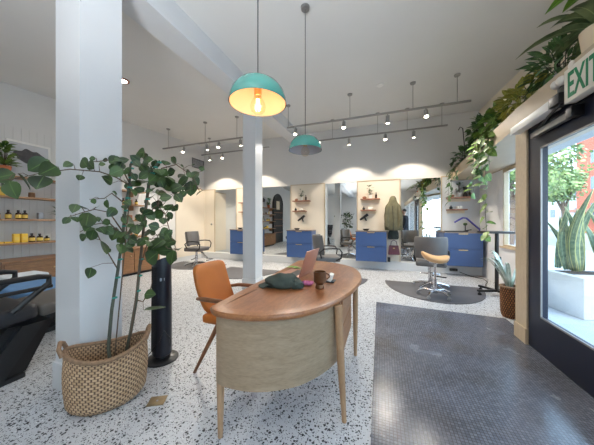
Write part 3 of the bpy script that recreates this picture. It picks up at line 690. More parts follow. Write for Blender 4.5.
# tray stand
t = thing('tray_stand', 'black wheeled salon tray stand near the bay window', 'stand', (1.83, 4.9, 0))
MB().box((0.0, 0, 1.075), (0.46, 0.3, 0.035), 0.008).build('tray', 'black', t)
MB().tube([(0, 0, 0.09), (0, 0, 1.065)], 0.028, 12).build('pole', 'blackmetal', t)
q = MB()
for a in (R(200), R(300), R(40), R(120)): q.box((0.16*math.cos(a), 0.16*math.sin(a), 0.085), (0.32, 0.05, 0.035), 0.006, rz=a)
q.build('base', 'black', t)
for a in (R(200), R(300), R(40), R(120)): MB().lathe([(0.026, -0.014), (0.03, -0.008), (0.03, 0.008), (0.026, 0.014)], (0.29*math.cos(a), 0.29*math.sin(a), 0.03), 14, m=Matrix.Rotation(PI/2, 4, 'X')).tube([(0.29*math.cos(a), 0.29*math.sin(a), 0.03), (0.29*math.cos(a), 0.29*math.sin(a), 0.08)], 0.01, 6).build('caster', 'black', t)
MB().box((0.03, 0, 0.62), (0.05, 0.05, 0.09), 0.008).build('height_clamp', 'black', t)
# wicker basket with pale fronds
def oval_basket(name, label, loc, rz, a, b, h, m, flare=1.0, handles=True, seg=64):
    t = thing(name, label, 'basket', loc, rz)
    nz_ = 26; rr = []
    for i in range(nz_+1):
        f = i/nz_; k = (0.90+0.10*math.sin(PI*min(1, f*1.1+0.05)*0.7))*flare; k *= 1-0.18*(max(0, 0.16-f)/0.16)**2
        k += 0.004*math.cos(i*PI)
        e = h*f
        rr.append([(a*k*math.cos(2*PI*j/seg), b*k*math.sin(2*PI*j/seg), e+0.03*f*math.cos(4*PI*j/seg)*(a > 0.2)) for j in range(seg)])
    inner = [[(p[0]*0.92, p[1]*0.90, p[2]) for p in ring] for ring in rr[::-1][:16]]
    vs = [i/nz_ for i in range(nz_+1)]+[1-(i/nz_) for i in range(16)]
    MB().rings(rr+inner, vs=vs, us=[j/seg for j in range(seg+1)]).build('basket_body', m, t)
    MB().tube([(p[0]*0.965, p[1]*0.965, p[2]+0.004) for p in rr[-1]], 0.014, 8, True).build('rim', 'rope', t)
    if handles:
        for s in (-1, 1):
            MB().tube([(s*a*0.95, -0.055, h+0.02), (s*a*1.02, -0.05, h+0.07), (s*a*1.04, 0, h+0.095), (s*a*1.02, 0.05, h+0.07), (s*a*0.95, 0.055, h+0.02)], 0.013, 8).build('handle', 'rope', t)
    return t
t = oval_basket('wicker_basket', 'small round wicker basket holding a pale plant by door post', (1.585, 3.86, 0), 0, 0.105, 0.105, 0.40, 'basket2', 1.0, False, 36)
t = thing('potted_palm', 'pale long-leaved plant standing in the small wicker basket', 'plant', (1.585, 3.86, 0.3))
MB().lathe([(0.07, -0.25), (0.078, 0.0), (0.02, 0.01)], n=20).build('soil_pot', 'soil', t)
q = MB(); r = random.Random(11)
for k in range(16):
    a = r.uniform(0, 2*PI) if k > 6 else r.uniform(PI*0.6, PI*1.3); l = r.uniform(0.6, 0.95); e = 0.17 if (math.cos(a) > -0.2) else r.uniform(0.2, 0.32)
    q.strap([(0.03*math.cos(a)*f*0, 0, 0) if f == 0 else (e*f*math.cos(a), e*f*math.sin(a), l*f*(1-0.45*f*f)) for f in [i/6 for i in range(7)]], 0.05)
q.build('fronds', 'frond', t)

# fig tree: leaf positions with sizes, and branch paths
LEAVES = [(-1.9, 0.92, 1.62, 0.035), (-1.83, 0.97, 1.64, 0.059), (-1.86, 1.02, 1.64, 0.057), (-1.85, 0.96, 1.54, 0.036), (-1.8, 1.0, 1.67, 0.024), (-1.82, 1.07, 1.65, 0.025), (-1.89, 1.13, 1.7, 0.026), (-1.83, 1.16, 1.7, 0.057), (-1.79, 1.19, 1.7, 0.053), (-1.74, 1.11, 1.6, 0.059), (-1.8, 1.12, 1.64, 0.034), (-1.72, 1.17, 1.62, 0.048), (-1.65, 1.18, 1.7, 0.047), (-1.62, 1.17, 1.66, 0.038), (-1.61, 1.24, 1.7, 0.057), (-1.83, 1.4, 1.69, 0.045), (-1.88, 1.31, 1.62, 0.043), (-1.74, 1.41, 1.72, 0.049), (-1.68, 1.46, 1.74, 0.05), (-1.55, 1.29, 1.63, 0.058), (-1.61, 1.29, 1.58, 0.063), (-1.64, 1.42, 1.58, 0.078), (-1.64, 1.47, 1.66, 0.055), (-1.61, 1.55, 1.65, 0.052), (-1.61, 1.56, 1.73, 0.026), (-1.37, 1.4, 1.61, 0.037), (-1.46, 1.56, 1.59, 0.056), (-1.51, 1.55, 1.53, 0.086), (-1.55, 1.44, 1.52, 0.063), (-1.43, 1.39, 1.46, 0.046), (-1.41, 1.54, 1.49, 0.045), (-1.49, 1.29, 1.43, 0.053), (-1.85, 1.38, 1.58, 0.069), (-1.86, 1.34, 1.56, 0.058), (-1.75, 1.28, 1.5, 0.06), (-1.69, 1.2, 1.47, 0.048), (-1.78, 1.43, 1.53, 0.055), (-1.66, 1.38, 1.48, 0.048), (-1.76, 1.44, 1.39, 0.06), (-1.8, 1.39, 1.41, 0.044), (-1.59, 1.41, 1.37, 0.057), (-1.56, 1.39, 1.3, 0.042), (-1.67, 1.38, 1.31, 0.062), (-1.67, 1.29, 1.32, 0.055), (-1.68, 1.14, 1.36, 0.047), (-1.77, 1.1, 1.32, 0.055), (-1.87, 1.13, 1.38, 0.044), (-1.72, 1.09, 1.45, 0.025), (-1.85, 0.93, 1.34, 0.046), (-1.98, 0.95, 1.26, 0.036), (-1.89, 0.96, 1.27, 0.044), (-1.89, 1.02, 1.26, 0.083), (-1.89, 1.0, 1.35, 0.045), (-1.84, 1.03, 1.39, 0.025), (-1.93, 1.1, 1.36, 0.044), (-1.85, 0.97, 1.15, 0.044), (-1.86, 1.03, 1.16, 0.058), (-1.79, 1.05, 1.2, 0.053), (-1.84, 1.11, 1.25, 0.039), (-1.81, 1.04, 1.27, 0.025), (-1.86, 1.01, 1.21, 0.049), (-1.86, 1.28, 1.26, 0.076), (-1.79, 1.09, 1.19, 0.05), (-1.8, 1.14, 1.16, 0.06), (-1.91, 1.31, 1.16, 0.068), (-1.62, 1.17, 1.2, 0.059), (-1.53, 1.23, 1.22, 0.048), (-1.63, 1.23, 1.24, 0.044), (-1.69, 1.44, 1.16, 0.065), (-1.7, 1.36, 1.05, 0.067), (-1.7, 1.16, 1.06, 0.06), (-1.67, 1.24, 1.1, 0.049), (-1.66, 1.17, 1.12, 0.043), (-1.57, 1.4, 1.09, 0.062), (-1.46, 1.29, 1.17, 0.044), (-1.58, 1.5, 1.03, 0.045), (-1.87, 1.14, 1.04, 0.031), (-1.86, 1.17, 1.18, 0.045), (-1.8, 1.18, 1.12, 0.044), (-1.88, 1.37, 1.29, 0.04), (-1.68, 1.12, 1.26, 0.033), (-1.51, 1.37, 0.97, 0.046), (-1.78, 1.46, 1.12, 0.046), (-1.76, 1.38, 1.64, 0.059), (-1.6, 1.34, 1.59, 0.056), (-1.7, 1.52, 1.59, 0.062), (-1.68, 1.38, 1.56, 0.058), (-1.67, 1.48, 1.53, 0.055), (-1.65, 1.24, 1.59, 0.049), (-1.7, 1.14, 1.55, 0.042), (-1.76, 1.15, 1.65, 0.047), (-1.57, 1.24, 1.43, 0.044), (-1.73, 1.21, 1.22, 0.049), (-1.84, 1.41, 1.16, 0.055), (-1.73, 1.15, 1.16, 0.047), (-1.54, 1.2, 1.1, 0.042), (-1.49, 1.27, 1.26, 0.039), (-2.04, 0.84, 1.61, 0.106), (-2.24, 0.86, 1.52, 0.202), (-2.07, 0.86, 1.51, 0.13), (-2.22, 0.79, 1.46, 0.107), (-1.96, 0.86, 1.58, 0.084), (-2.42, 0.82, 1.56, 0.107), (-1.66, 1.3, 0.7, 0.06), (-1.57, 1.27, 0.62, 0.099), (-1.54, 1.22, 1.0, 0.088), (-1.45, 1.31, 0.99, 0.074), (-1.55, 1.27, 1.09, 0.082), (-1.66, 1.43, 1.02, 0.082), (-1.77, 1.06, 1.08, 0.069), (-1.8, 0.99, 0.92, 0.051)]
BR = [
[(-1.87, 1.14, 0.34), (-1.85, 1.15, 0.61), (-1.83, 1.18, 0.9), (-1.81, 1.2, 1.15), (-1.79, 1.21, 1.38), (-1.78, 1.23, 1.54), (-1.77, 1.23, 1.68), (-1.75, 1.25, 1.73)],
[(-1.77, 1.23, 0.42), (-1.75, 1.26, 0.66), (-1.73, 1.27, 0.89), (-1.72, 1.29, 1.15), (-1.7, 1.3, 1.38), (-1.69, 1.31, 1.53), (-1.67, 1.33, 1.65), (-1.63, 1.36, 1.73)],
[(-1.78, 1.22, 1.53), (-1.84, 1.17, 1.58), (-1.9, 1.1, 1.61), (-1.95, 1.04, 1.61), (-2.0, 0.98, 1.61), (-2.07, 0.93, 1.59), (-2.16, 0.9, 1.58), (-2.28, 0.86, 1.55), (-2.4, 0.81, 1.53)],
[(-1.81, 1.2, 1.18), (-1.86, 1.14, 1.32), (-1.92, 1.08, 1.34), (-1.97, 1.02, 1.31), (-2.01, 0.97, 1.28)],
[(-1.81, 1.2, 1.15), (-1.87, 1.14, 1.25), (-1.93, 1.07, 1.23), (-1.97, 1.02, 1.18)],
[(-1.69, 1.31, 1.53), (-1.62, 1.37, 1.67), (-1.55, 1.44, 1.71), (-1.49, 1.48, 1.66), (-1.44, 1.53, 1.58), (-1.41, 1.55, 1.49)],
[(-1.71, 1.3, 1.3), (-1.64, 1.35, 1.38), (-1.61, 1.39, 1.31), (-1.58, 1.41, 1.17), (-1.55, 1.44, 1.03)],
[(-1.78, 1.23, 1.54), (-1.82, 1.19, 1.67), (-1.86, 1.14, 1.7), (-1.91, 1.09, 1.68), (-1.95, 1.04, 1.67)],
[(-1.77, 1.23, 1.68), (-1.72, 1.28, 1.69), (-1.68, 1.32, 1.74)],
[(-1.73, 1.27, 0.89), (-1.69, 1.31, 1.11), (-1.64, 1.35, 1.13), (-1.59, 1.4, 1.04), (-1.54, 1.45, 1.03)],
[(-1.75, 1.26, 0.66), (-1.72, 1.29, 0.64), (-1.68, 1.32, 0.73), (-1.67, 1.33, 0.8)],
[(-1.79, 1.21, 1.38), (-1.85, 1.15, 1.46), (-1.88, 1.12, 1.42), (-1.94, 1.06, 1.41)],
[(-1.83, 1.18, 0.9), (-1.88, 1.13, 1.05), (-1.91, 1.09, 1.16)]]
WORLD, EXPO, BOUNCE_FILL = 4.6, 0.47, 300
# ---------------------------------------------------------------- desk
out = [(-0.945, 1.12), (-0.88, 1.075), (-0.80, 1.065), (-0.70, 1.072), (-0.60, 1.10), (-0.50, 1.155), (-0.416, 1.224), (-0.33, 1.345), (-0.269, 1.489), (-0.215, 1.68), (-0.182, 1.88), (-0.168, 2.08), (-0.178, 2.243), (-0.21, 2.41), (-0.277, 2.589), (-0.36, 2.71), (-0.47, 2.804), (-0.62, 2.875), (-0.79, 2.915), (-0.93, 2.91), (-1.0, 2.86), (-1.01, 2.75), (-0.99, 2.4), (-0.975, 2.0), (-0.965, 1.6), (-0.955, 1.3), (-0.95, 1.17)]
DC = Vector((-0.6, 2.0))
def inset(poly, d):
    n = len(poly); r = []
    for i in range(n):
        a = Vector(poly[i-1]); b = Vector(poly[(i+1) % n]); t = (b-a).normalized(); nn = Vector((-t.y, t.x)); p = Vector(poly[i])+nn*d; r.append((p.x, p.y))
    return r
def smoothpoly(poly, k=3):
    n = len(poly); r = []
    for i in range(n):
        p0, p1, p2, p3 = [Vector(poly[(i+j) % n]) for j in (-1, 0, 1, 2)]
        for s in range(k):
            t = s/k; r.append(tuple(0.5*((2*p1)+(p2-p0)*t+(2*p0-5*p1+4*p2-p3)*t*t+(3*p1-p0-3*p2+p3)*t**3)))
    return r
out = smoothpoly(out)
t = thing('desk', 'half-round walnut desk with pale curved front panel and tapered legs', 'desk', (0, 0, 0))
inn = inset(out, 0.07)
MB().prism(inset(out, 0.068), 0.722, 0.7555).build('tabletop', 'desktop', t)
q = MB(); n = len(out); o1 = inset(out, 0.006)
q.rings([[(x, y, z) for x, y in pl] for pl, z in ((inn, 0.72), (inset(out, 0.02), 0.715), (inset(out, 0.004), 0.724), (out, 0.735), (out, 0.745), (o1, 0.755), (inset(out, 0.02), 0.757), (inn, 0.7565))], True, False, True); q.build('edge_band', 'deskband', t)
ip = inset(out, 0.024)
i0 = min(range(n), key=lambda i: (ip[i][0]+0.875)**2+(ip[i][1]-1.14)**2); i1 = min(range(n), key=lambda i: (ip[i][0]+0.262)**2+(ip[i][1]-1.55)**2)
if i0 > n//2: idx = list(range(i0, n))+list(range(0, i1+1))
else: idx = list(range(i0, i1+1))
pa = [ip[i] for i in idx]; pb = [inset(out, 0.042)[i] for i in idx]
ring = pa+pb[::-1]
MB().rings([[(x, y, 0.335) for x, y in ring], [(x, y, 0.72) for x, y in ring]]).build('front_panel', 'deskpanel', t)
# back edge legs and the two legs framing the panel
for x, y, dx, dy in ((-0.885, 1.14, -0.0, -0.005), (-0.264, 1.50, 0.042, -0.016), (-0.235, 2.26, 0.0, 0.0), (-0.90, 2.78, -0.01, 0.01)):
    MB().tube([(x+dx, y+dy, 0.0), (x+dx*0.5, y+dy*0.5, 0.33), (x, y, 0.72)], [0.0145, 0.023, 0.026], 14).build('leg', 'deskleg', t)
b = MB().span((-0.62, 1.66, 0.30), (-0.275, 2.19, 0.715), 0.004).build('drawer_pedestal', 'deskdrawer', t, False)
for z0, z1 in ((0.31, 0.50), (0.51, 0.705)): MB().span((-0.274, 1.68, z0), (-0.262, 2.17, z1), 0.003).build('drawer_front', 'deskdrawer', b, False)

# on the desk
ZT = 0.7575
o = MB().ball((0, 0, 0), (0.135, 0.095, 0.07), 28, None, 0.22, 1.8, -0.03)
o.ball((0.1, -0.04, -0.008), (0.06, 0.05, 0.04), 18, None, 0.3, 3, -0.022); h = o.build('felt_cap', 'darkknit'); h.location = (-0.715, 1.66, ZT+0.03); h.rotation_euler = (0, 0, R(15)); tag(h, 'crumpled dark green felt cap lying on the desk', 'cap')
q = MB(); rr = []
for i in range(9):
    a = PI*0.75+PI*0.5*i/8; rr.append([(0.11*math.cos(a), 0.08*math.sin(a), 0.01), (0.19*math.cos(a), 0.12*math.sin(a), -0.022), (0.19*math.cos(a), 0.12*math.sin(a), -0.028), (0.11*math.cos(a), 0.08*math.sin(a), 0.0)])
q.rings(rr).build('brim', 'darkknit', h)
t = thing('laptop', 'open rose-gold laptop on the desk with back of lid showing', 'laptop', (-0.66, 2.06, ZT), R(-94))
MB().box((0, -0.115, 0.008), (0.33, 0.22, 0.014), 0.004).build('keyboard_base', 'rosegold', t)
rot = Matrix.Rotation(R(-18), 4, 'X')
MB().box((0, 0.04, 0.13), (0.33, 0.008, 0.235), 0.003, rot=rot).build('screen_lid', 'rosegold', t)
MB().box((0, 0.0355, 0.13), (0.30, 0.001, 0.20), rot=rot).build('screen', 'screen', t)
MB().box((0, -0.09, 0.0155), (0.26, 0.1, 0.001)).build('keyboard', 'black', t)
t = thing('mug', 'bronze footed mug standing on the desk beside the laptop', 'mug', (-0.435, 1.70, ZT))
MB().lathe([(0.032, 0), (0.034, 0.012), (0.028, 0.03), (0.035, 0.038), (0.045, 0.05), (0.047, 0.125), (0.043, 0.125), (0.041, 0.055), (0.001, 0.05)], n=28).build('body', 'bronze', t)
MB().tube([(0.044, 0.02, 0.11), (0.062, 0.035, 0.1), (0.064, 0.037, 0.08), (0.046, 0.022, 0.065)], 0.006, 8).build('handle', 'bronze', t)
t = thing('card_holder', 'small white card holder behind the bronze mug', 'card holder', (-0.40, 1.93, ZT))
MB().box((0, 0, 0.004), (0.07, 0.1, 0.008), 0.002).build('tray', 'black', t); MB().box((0, 0, 0.035), (0.03, 0.085, 0.055), 0.002, rot=Matrix.Rotation(0.3, 4, 'Y')).build('cards', 'potwhite', t)
o = MB()
for k in range(5): o.leaf((0, 0, 0.004+k*0.004), (math.cos(k*1.3), math.sin(k*1.3), 0.12), (0, 0, 1), 0.08, 0.05, 0.1)
o = o.build('leaf_sprig', 'lime'); o.location = (-0.872, 2.318, ZT); o = tag(o, 'small green leaf sprig lying on the desk behind the laptop', 'leaf sprig')
t = thing('scrunchie', 'pink and purple scrunchie on the desk between cap and laptop', 'scrunchie', (-0.545, 1.76, ZT))
MB().tube([(0.028*math.cos(a)*(1+0.2*math.sin(5*a)), 0.022*math.sin(a), 0.016+0.004*math.sin(7*a)) for a in [2*PI*k/24 for k in range(24)]], 0.013, 8, True).build('band', 'pink', t)
MB().ball((-0.03, -0.01, 0.014), (0.026, 0.02, 0.0135), 12, None, 0.3).build('bow', 'purple', t)

# ---------------------------------------------------------------- orange chair
t = thing('armchair', 'orange leather armchair with wooden arms at the desk', 'chair', (-1.25, 1.80, 0))
rr = []
for f in [i/10 for i in range(11)]:
    z = 0.46+0.42*f; x = -0.15-0.15*f-0.02*math.sin(PI*f); w = 0.2+0.012*math.sin(PI*f); th = 0.032
    if f in (0.0, 1.0): th *= 0.5; w -= 0.02
    ring = []
    for k in range(20):
        a = 2*PI*k/20; ca, sa = math.cos(a), math.sin(a)
        yy = w*math.copysign(abs(ca)**0.35, ca); xx = th*math.copysign(abs(sa)**0.5, sa)+0.035*(yy/w)**2*0.6
        ring.append((x+xx, yy, z))
    rr.append(ring)
MB().rings(rr).build('backrest', 'orange', t, sub=1)
MB().box((0.04, 0, 0.43), (0.46, 0.41, 0.075), 0.03, seg=3).build('seat', 'orange', t)
for s in (-1, 1):
    MB().tube([(-0.22, s*0.215, 0.60), (-0.12, s*0.245, 0.615), (0.06, s*0.25, 0.615), (0.19, s*0.235, 0.60)], [0.014, 0.018, 0.019, 0.014], 10).tube([(0.13, s*0.245, 0.61), (0.11, s*0.215, 0.43)], 0.013, 8).build('armrest', 'chairwood', t)
    MB().tube([(-0.215, s*0.255, 0), (-0.01, s*0.20, 0.42)], [0.012, 0.02], 10).build('leg', 'chairwood', t)
    MB().tube([(0.26, s*0.235, 0), (0.13, s*0.19, 0.42)], [0.012, 0.02], 10).build('leg', 'chairwood', t)

# ---------------------------------------------------------------- fig in basket
t = oval_basket('seagrass_basket', 'large oval woven seagrass basket holding the tall fig, by white column', (-1.805, 1.10, 0), R(52), 0.235, 0.165, 0.375, 'basket', 1.0, True)
FIG = []
t = thing('fig_tree', 'tall leafy fig with two staked stems growing from seagrass basket', 'plant', (0, 0, 0))
q = MB(); qs = []
r = random.Random(3)
segs = []
for i, br in enumerate(BR):
    pts = [Vector(p) for p in br]; k = len(pts)
    if i < 2:
        pts = [Vector((pts[0].x*0.6-1.775*0.4, pts[0].y*0.6+1.115*0.4, 0.22))]+pts; k += 1
        MB().tube(pts, [0.012*(1-0.45*j/(k-1)) for j in range(k)], 10).build('stem', 'stem', t)
        for j in range(2, k-1):
            for f in (0.3, 0.8):
                c = pts[j].lerp(pts[min(j+1, k-1)], f); qs.append(c)
        stake = MB().tube([Vector((pts[0].x+0.02, pts[0].y+0.01, 0.22)), pts[-3]+Vector((0.015, 0.0, 0.0))], 0.0045, 6); stake.build('stake', 'twig', t)
    else: q.tube(pts, [0.0055*(1-0.6*j/(k-1)) for j in range(k)], 6)
    for a, b in zip(pts, pts[1:]):
        for f in (0, 0.33, 0.66): segs.append(a.lerp(b, f))
lf = MB()
extra = [(x+r.uniform(-0.07, 0.07), y+r.uniform(-0.07, 0.07), z+r.uniform(-0.07, 0.07), s*r.uniform(0.7, 1.0)) for x, y, z, s in LEAVES if x > -1.8 and y > 1.1 and z > 1.05]
for x, y, z, s in LEAVES+extra:
    p = Vector((x, y, z)); b = min((g for g in segs), key=lambda g: (g-p).length+0.25*max(0, g.z-p.z))
    out_ = (p-b)
    if out_.length < 1e-3: out_ = Vector((0.1, -0.1, 0))
    d = out_.normalized()*0.6+Vector((r.uniform(-0.7, 0.7), r.uniform(-0.7, 0.7), r.uniform(-0.9, 0.35)))
    d.normalize()
    face = Vector((-x, -y, 1.25-z)).normalized()*0.75+Vector((r.uniform(-0.7, 0.7), r.uniform(-0.7, 0.7), r.uniform(0.0, 0.9)))
    d = (d-face.normalized()*d.dot(face.normalized())*0.7).normalized()
    L = min(s, 0.095 if x > -2.0 else 0.082)*1.5; st = p-d*L*0.5
    lf.leaf(st, d, face, L, L*r.uniform(0.78, 0.98), r.uniform(0.05, 0.25), r.uniform(0.05, 0.3), 0.85, 6)
    m = b.lerp(st, 0.5)+Vector((0, 0, 0.012)); q.tube([b, m, st], [0.0025, 0.0018, 0.0014], 5)
lf.build('foliage', 'leafdark', t); q.build('branches', 'twig', t)
q = MB()
for c in qs: q.lathe([(0.016, -0.005), (0.018, 0.0), (0.016, 0.005)], c+Vector((0.006, 0.004, 0)), 10)
q.build('plant_ties', 'tie', t)
MB().lathe([(0.2, 0.0), (0.1, 0.012), (0.001, 0.015)], n=40, m=Matrix.Translation((-1.805, 1.10, 0.215)) @ Matrix.Rotation(R(52), 4, 'Z') @ Matrix.Diagonal((1.0, 0.68, 1, 1))).build('soil', 'soil', t)

# ---------------------------------------------------------------- tower fan
t = thing('tower_fan', 'black tower fan standing beside the seagrass basket', 'fan', (-1.89, 1.60, 0))
MB().lathe([(0.135, 0), (0.135, 0.012), (0.12, 0.022), (0.06, 0.03), (0.05, 0.06)], n=36).build('base', 'black', t)
rr = []
for z, k in ((0.05, 0.9), (0.06, 1), (0.45, 1.0), (0.86, 0.95), (0.90, 0.9), (0.905, 0.8)):
    rr.append([(0.085*k*math.cos(a), 0.078*k*math.sin(a), z+(0.03*math.cos(a) if z > 0.88 else 0)) for a in [2*PI*j/28 for j in range(28)]])
MB().rings(rr).build('housing', 'fan', t)
q = MB()
for j in range(13):
    a = R(-175)+R(100)*j/12; q.tube([(0.088*math.cos(a), 0.081*math.sin(a), 0.1), (0.084*math.cos(a), 0.077*math.sin(a), 0.85)], 0.0022, 5)
for z in [0.1+0.015*k for k in range(51)]: q.tube([(0.087*(1-0.05*z)*math.cos(a), 0.080*(1-0.05*z)*math.sin(a), z) for a in [R(-175)+R(100)*j/8 for j in range(9)]], 0.0012, 4)
q.build('front_grille', 'black', t)
MB().box((0.07*math.cos(R(-40)), 0.066*math.sin(R(-40)), 0.74), (0.02, 0.04, 0.03), 0.004, rz=R(-40)).build('control_display', 'greyjar', t)
MB().tube([(0.06, 0.03, 0.04), (0.1, 0.0, 0.2), (0.095, -0.06, 0.3), (0.06, -0.085, 0.2), (-0.02, -0.11, 0.1), (-0.06, -0.12, 0.03)], 0.004, 6).build('power_cord', 'black', t)
t = thing('floor_plate', 'worn brass floor outlet plate set in the terrazzo', 'floor outlet', (-1.475, 1.21, 0), R(30))
MB().span((-0.055, -0.045, 0), (0.055, 0.045, 0.004), 0.0015).build('cover', 'plate', t); MB().lathe([(0.008, 0.004), (0.007, 0.006)], n=14).build('screw', 'steel', t)

# ---------------------------------------------------------------- left: recliner, treatment bed, shelves
t = thing('salon_recliner', 'black reclining salon chair on a slanted pedestal behind white column', 'recliner chair', (-2.93, 0.85, 0))
MB().box((0, -0.12, 0.02), (0.46, 0.62, 0.04), 0.012).build('base', 'black', t)
MB().rings([[(x, -0.28, 0.04), (x, 0.20, 0.04), (x, 0.37, 0.40), (x, 0.10, 0.42)] for x in (-0.2, 0.2)]).build('pedestal', 'blackmetal', t, False)
for x in (-0.225, 0.225): MB().rings([[(x-0.024, -0.1, 0.04), (x-0.024, 0.06, 0.04), (x-0.024, 0.30, 0.42), (x-0.024, 0.16, 0.42)], [(x+0.024, -0.1, 0.04), (x+0.024, 0.06, 0.04), (x+0.024, 0.30, 0.42), (x+0.024, 0.16, 0.42)]]).build('side_rail', 'black', t, False)
MB().box((0, -0.05, 0.50), (0.52, 0.62, 0.13), 0.05, seg=3, rot=Matrix.Rotation(R(4), 4, 'X')).build('seat', 'blackleather', t)
MB().box((0, 0.52, 0.52), (0.48, 0.50, 0.10), 0.04, seg=3, rot=Matrix.Rotation(R(6), 4, 'X')).build('leg_rest', 'greyseat', t)
MB().box((0, -0.62, 0.80), (0.52, 0.12, 0.70), 0.05, seg=3, rot=Matrix.Rotation(R(38), 4, 'X')).build('backrest', 'blackleather', t)
for s in (-1, 1):
    MB().tube([(s*0.27, -0.42, 0.60), (s*0.27, -0.40, 0.76), (s*0.27, -0.28, 0.795), (s*0.27, 0.24, 0.80), (s*0.27, 0.31, 0.785), (s*0.27, 0.31, 0.73), (s*0.27, 0.22, 0.66), (s*0.26, 0.10, 0.55)], 0.022, 10).tube([(s*0.27, -0.40, 0.69), (s*0.27, 0.0, 0.70), (s*0.27, 0.33, 0.705)], 0.016, 8).build('armrest', 'black', t)
t = thing('treatment_bed', 'low treatment bed draped with blue cloth behind the recliner', 'bed', (-4.1, 1.66, 0))
MB().box((0, 0, 0.42), (1.5, 0.6, 0.14), 0.05, seg=3).build('mattress', 'greyseat', t); MB().box((0, 0, 0.2), (0.9, 0.4, 0.3), 0.02).build('base', 'black', t)
MB().box((0.31, -0.01, 0.46), (0.85, 0.63, 0.09), 0.04, seg=3).build('cover', 'bluecloth', t); MB().box((0, 0, 0.025), (1.1, 0.5, 0.05), 0.01).build('foot_plate', 'black', t)
o = MB().box((0, 0, 0.04), (0.36, 0.4, 0.08), 0.03, seg=3).build('towel', 'whitecloth'); o.location = (-4.42, 1.66, 0.492); tag(o, 'folded white towel on the blue treatment bed', 'towel')
# wooden credenza along left wall
t = thing('credenza', 'low brown wooden credenza under the product shelves', 'credenza', (-5.98, 1.85, 0))
MB().span((0.0, 0, 0.06), (0.50, 2.72, 0.60)).build('body', 'credenza', t, False); MB().span((0, -0.01, 0.60), (0.53, 2.73, 0.63), 0.003).build('top', 'credenza', t, False)
MB().span((0.04, 0.05, 0), (0.44, 2.67, 0.06)).build('plinth', 'black', t, False)
for k in range(4):
    d = MB().span((0.501, 0.02+k*0.675, 0.08), (0.518, 0.68+k*0.675, 0.585), 0.003).build('door', 'credenza', t, False)
    MB().ball((0.53, 0.6+k*0.675, 0.46), (0.016, 0.016, 0.016), 10).build('knob', 'brass', d)
SHZ = (2.02, 1.68, 1.30, 0.90)
for z, lab in zip(SHZ, ('topmost long oak shelf on left wall, carrying the picture', 'second long oak shelf from top on left wall', 'third long oak shelf on left wall, carrying amber bottles', 'lowest long oak shelf on left wall, carrying yellow cartons')):
    t = thing('long_shelf', lab, 'shelf', (-5.985, 1.3, z-0.03), group='long shelves on the left wall')
    MB().span((0, 0, 0), (0.27, 3.1, 0.03), 0.003).build('board', 'shelfwood', t, False)
    for y in (0.3, 1.55, 2.8): MB().span((0.0, y-0.01, -0.12), (0.18, y+0.01, 0)).build('bracket', 'shelfwood', t, False)
XS = -5.82
for y, lab in ((1.91, 'amber bottle with yellow label at left end of third shelf'), (2.033, 'amber bottle with yellow label, second along the third shelf'), (2.147, 'amber bottle with yellow label, third along the third shelf'), (2.225, 'amber bottle with yellow label nearest the grey jar')):
    bottle(lab, XS, y, 1.30, 0.036, 0.15, group='amber bottles')
o = MB().box((0, 0, 0.06), (0.08, 0.07, 0.12), 0.01).build('jar', 'greyjar'); o.location = (XS, 2.42, 1.30); tag(o, 'grey square jar on the third shelf beside white column', 'jar')
for y, h, lab in ((2.311, 0.15, 'tall amber bottle beside yellow carton on lowest shelf'), (2.414, 0.14, 'middle amber bottle of three on lowest shelf'), (2.509, 0.10, 'short amber bottle nearest the column on lowest shelf')):
    bottle(lab, XS, y, 0.90, 0.04, h, group='amber bottles')
for y, lab in ((2.12, 'yellow carton standing at left on lowest shelf'), (2.215, 'yellow carton standing beside amber bottle on lowest shelf')):
    t = thing('carton', lab, 'carton', (XS, y, 0.90), group='yellow cartons'); MB().box((0, 0, 0.075), (0.06, 0.075, 0.15), 0.003).build('body', 'yellow', t); MB().box((0.0305, 0, 0.07), (0.001, 0.05, 0.05)).build('label', 'label', t)
for y in (1.92, 2.02):
    o = MB().box((0, 0, 0.012), (0.11, 0.09, 0.024), 0.003).build('flat_box', 'yellow'); o.location = (XS, y, 0.90); tag(o, 'flat yellow box lying on lowest shelf', 'box', 'flat yellow boxes')
bottle('slim yellow bottle on second shelf behind fig leaves', XS, 1.97, 1.68, 0.03, 0.2, 'yellow', 'label')
t = thing('wire_jar', 'small brown wire-bound jar on second shelf', 'jar', (XS, 2.311, 1.68)); MB().lathe([(0.04, 0), (0.045, 0.03), (0.04, 0.08), (0.03, 0.09)], n=18).build('body', 'bronze', t); MB().tube([(0.04*math.cos(a), 0.04*math.sin(a), 0.085) for a in [2*PI*k/16 for k in range(16)]], 0.004, 6, True).build('lid_wire', 'brass', t)
r = random.Random(9)
for z, zn in ((1.68, 'second'), (1.30, 'third'), (0.90, 'lowest')):
    for k in range(5):
        y = 3.55+k*0.16
        if k % 2 == 0: bottle('amber bottle on the shelf stretch glimpsed through fig leaves', XS, y, z, 0.034, 0.14, group='bottles glimpsed through the fig')
        else:
            o = MB().box((0, 0, 0.06), (0.07, 0.08, 0.12), 0.003).build('carton', 'pinkwood'); o.location = (XS, y, z); tag(o, 'brownish carton on the shelf stretch glimpsed through fig leaves', 'carton', 'cartons glimpsed through the fig')
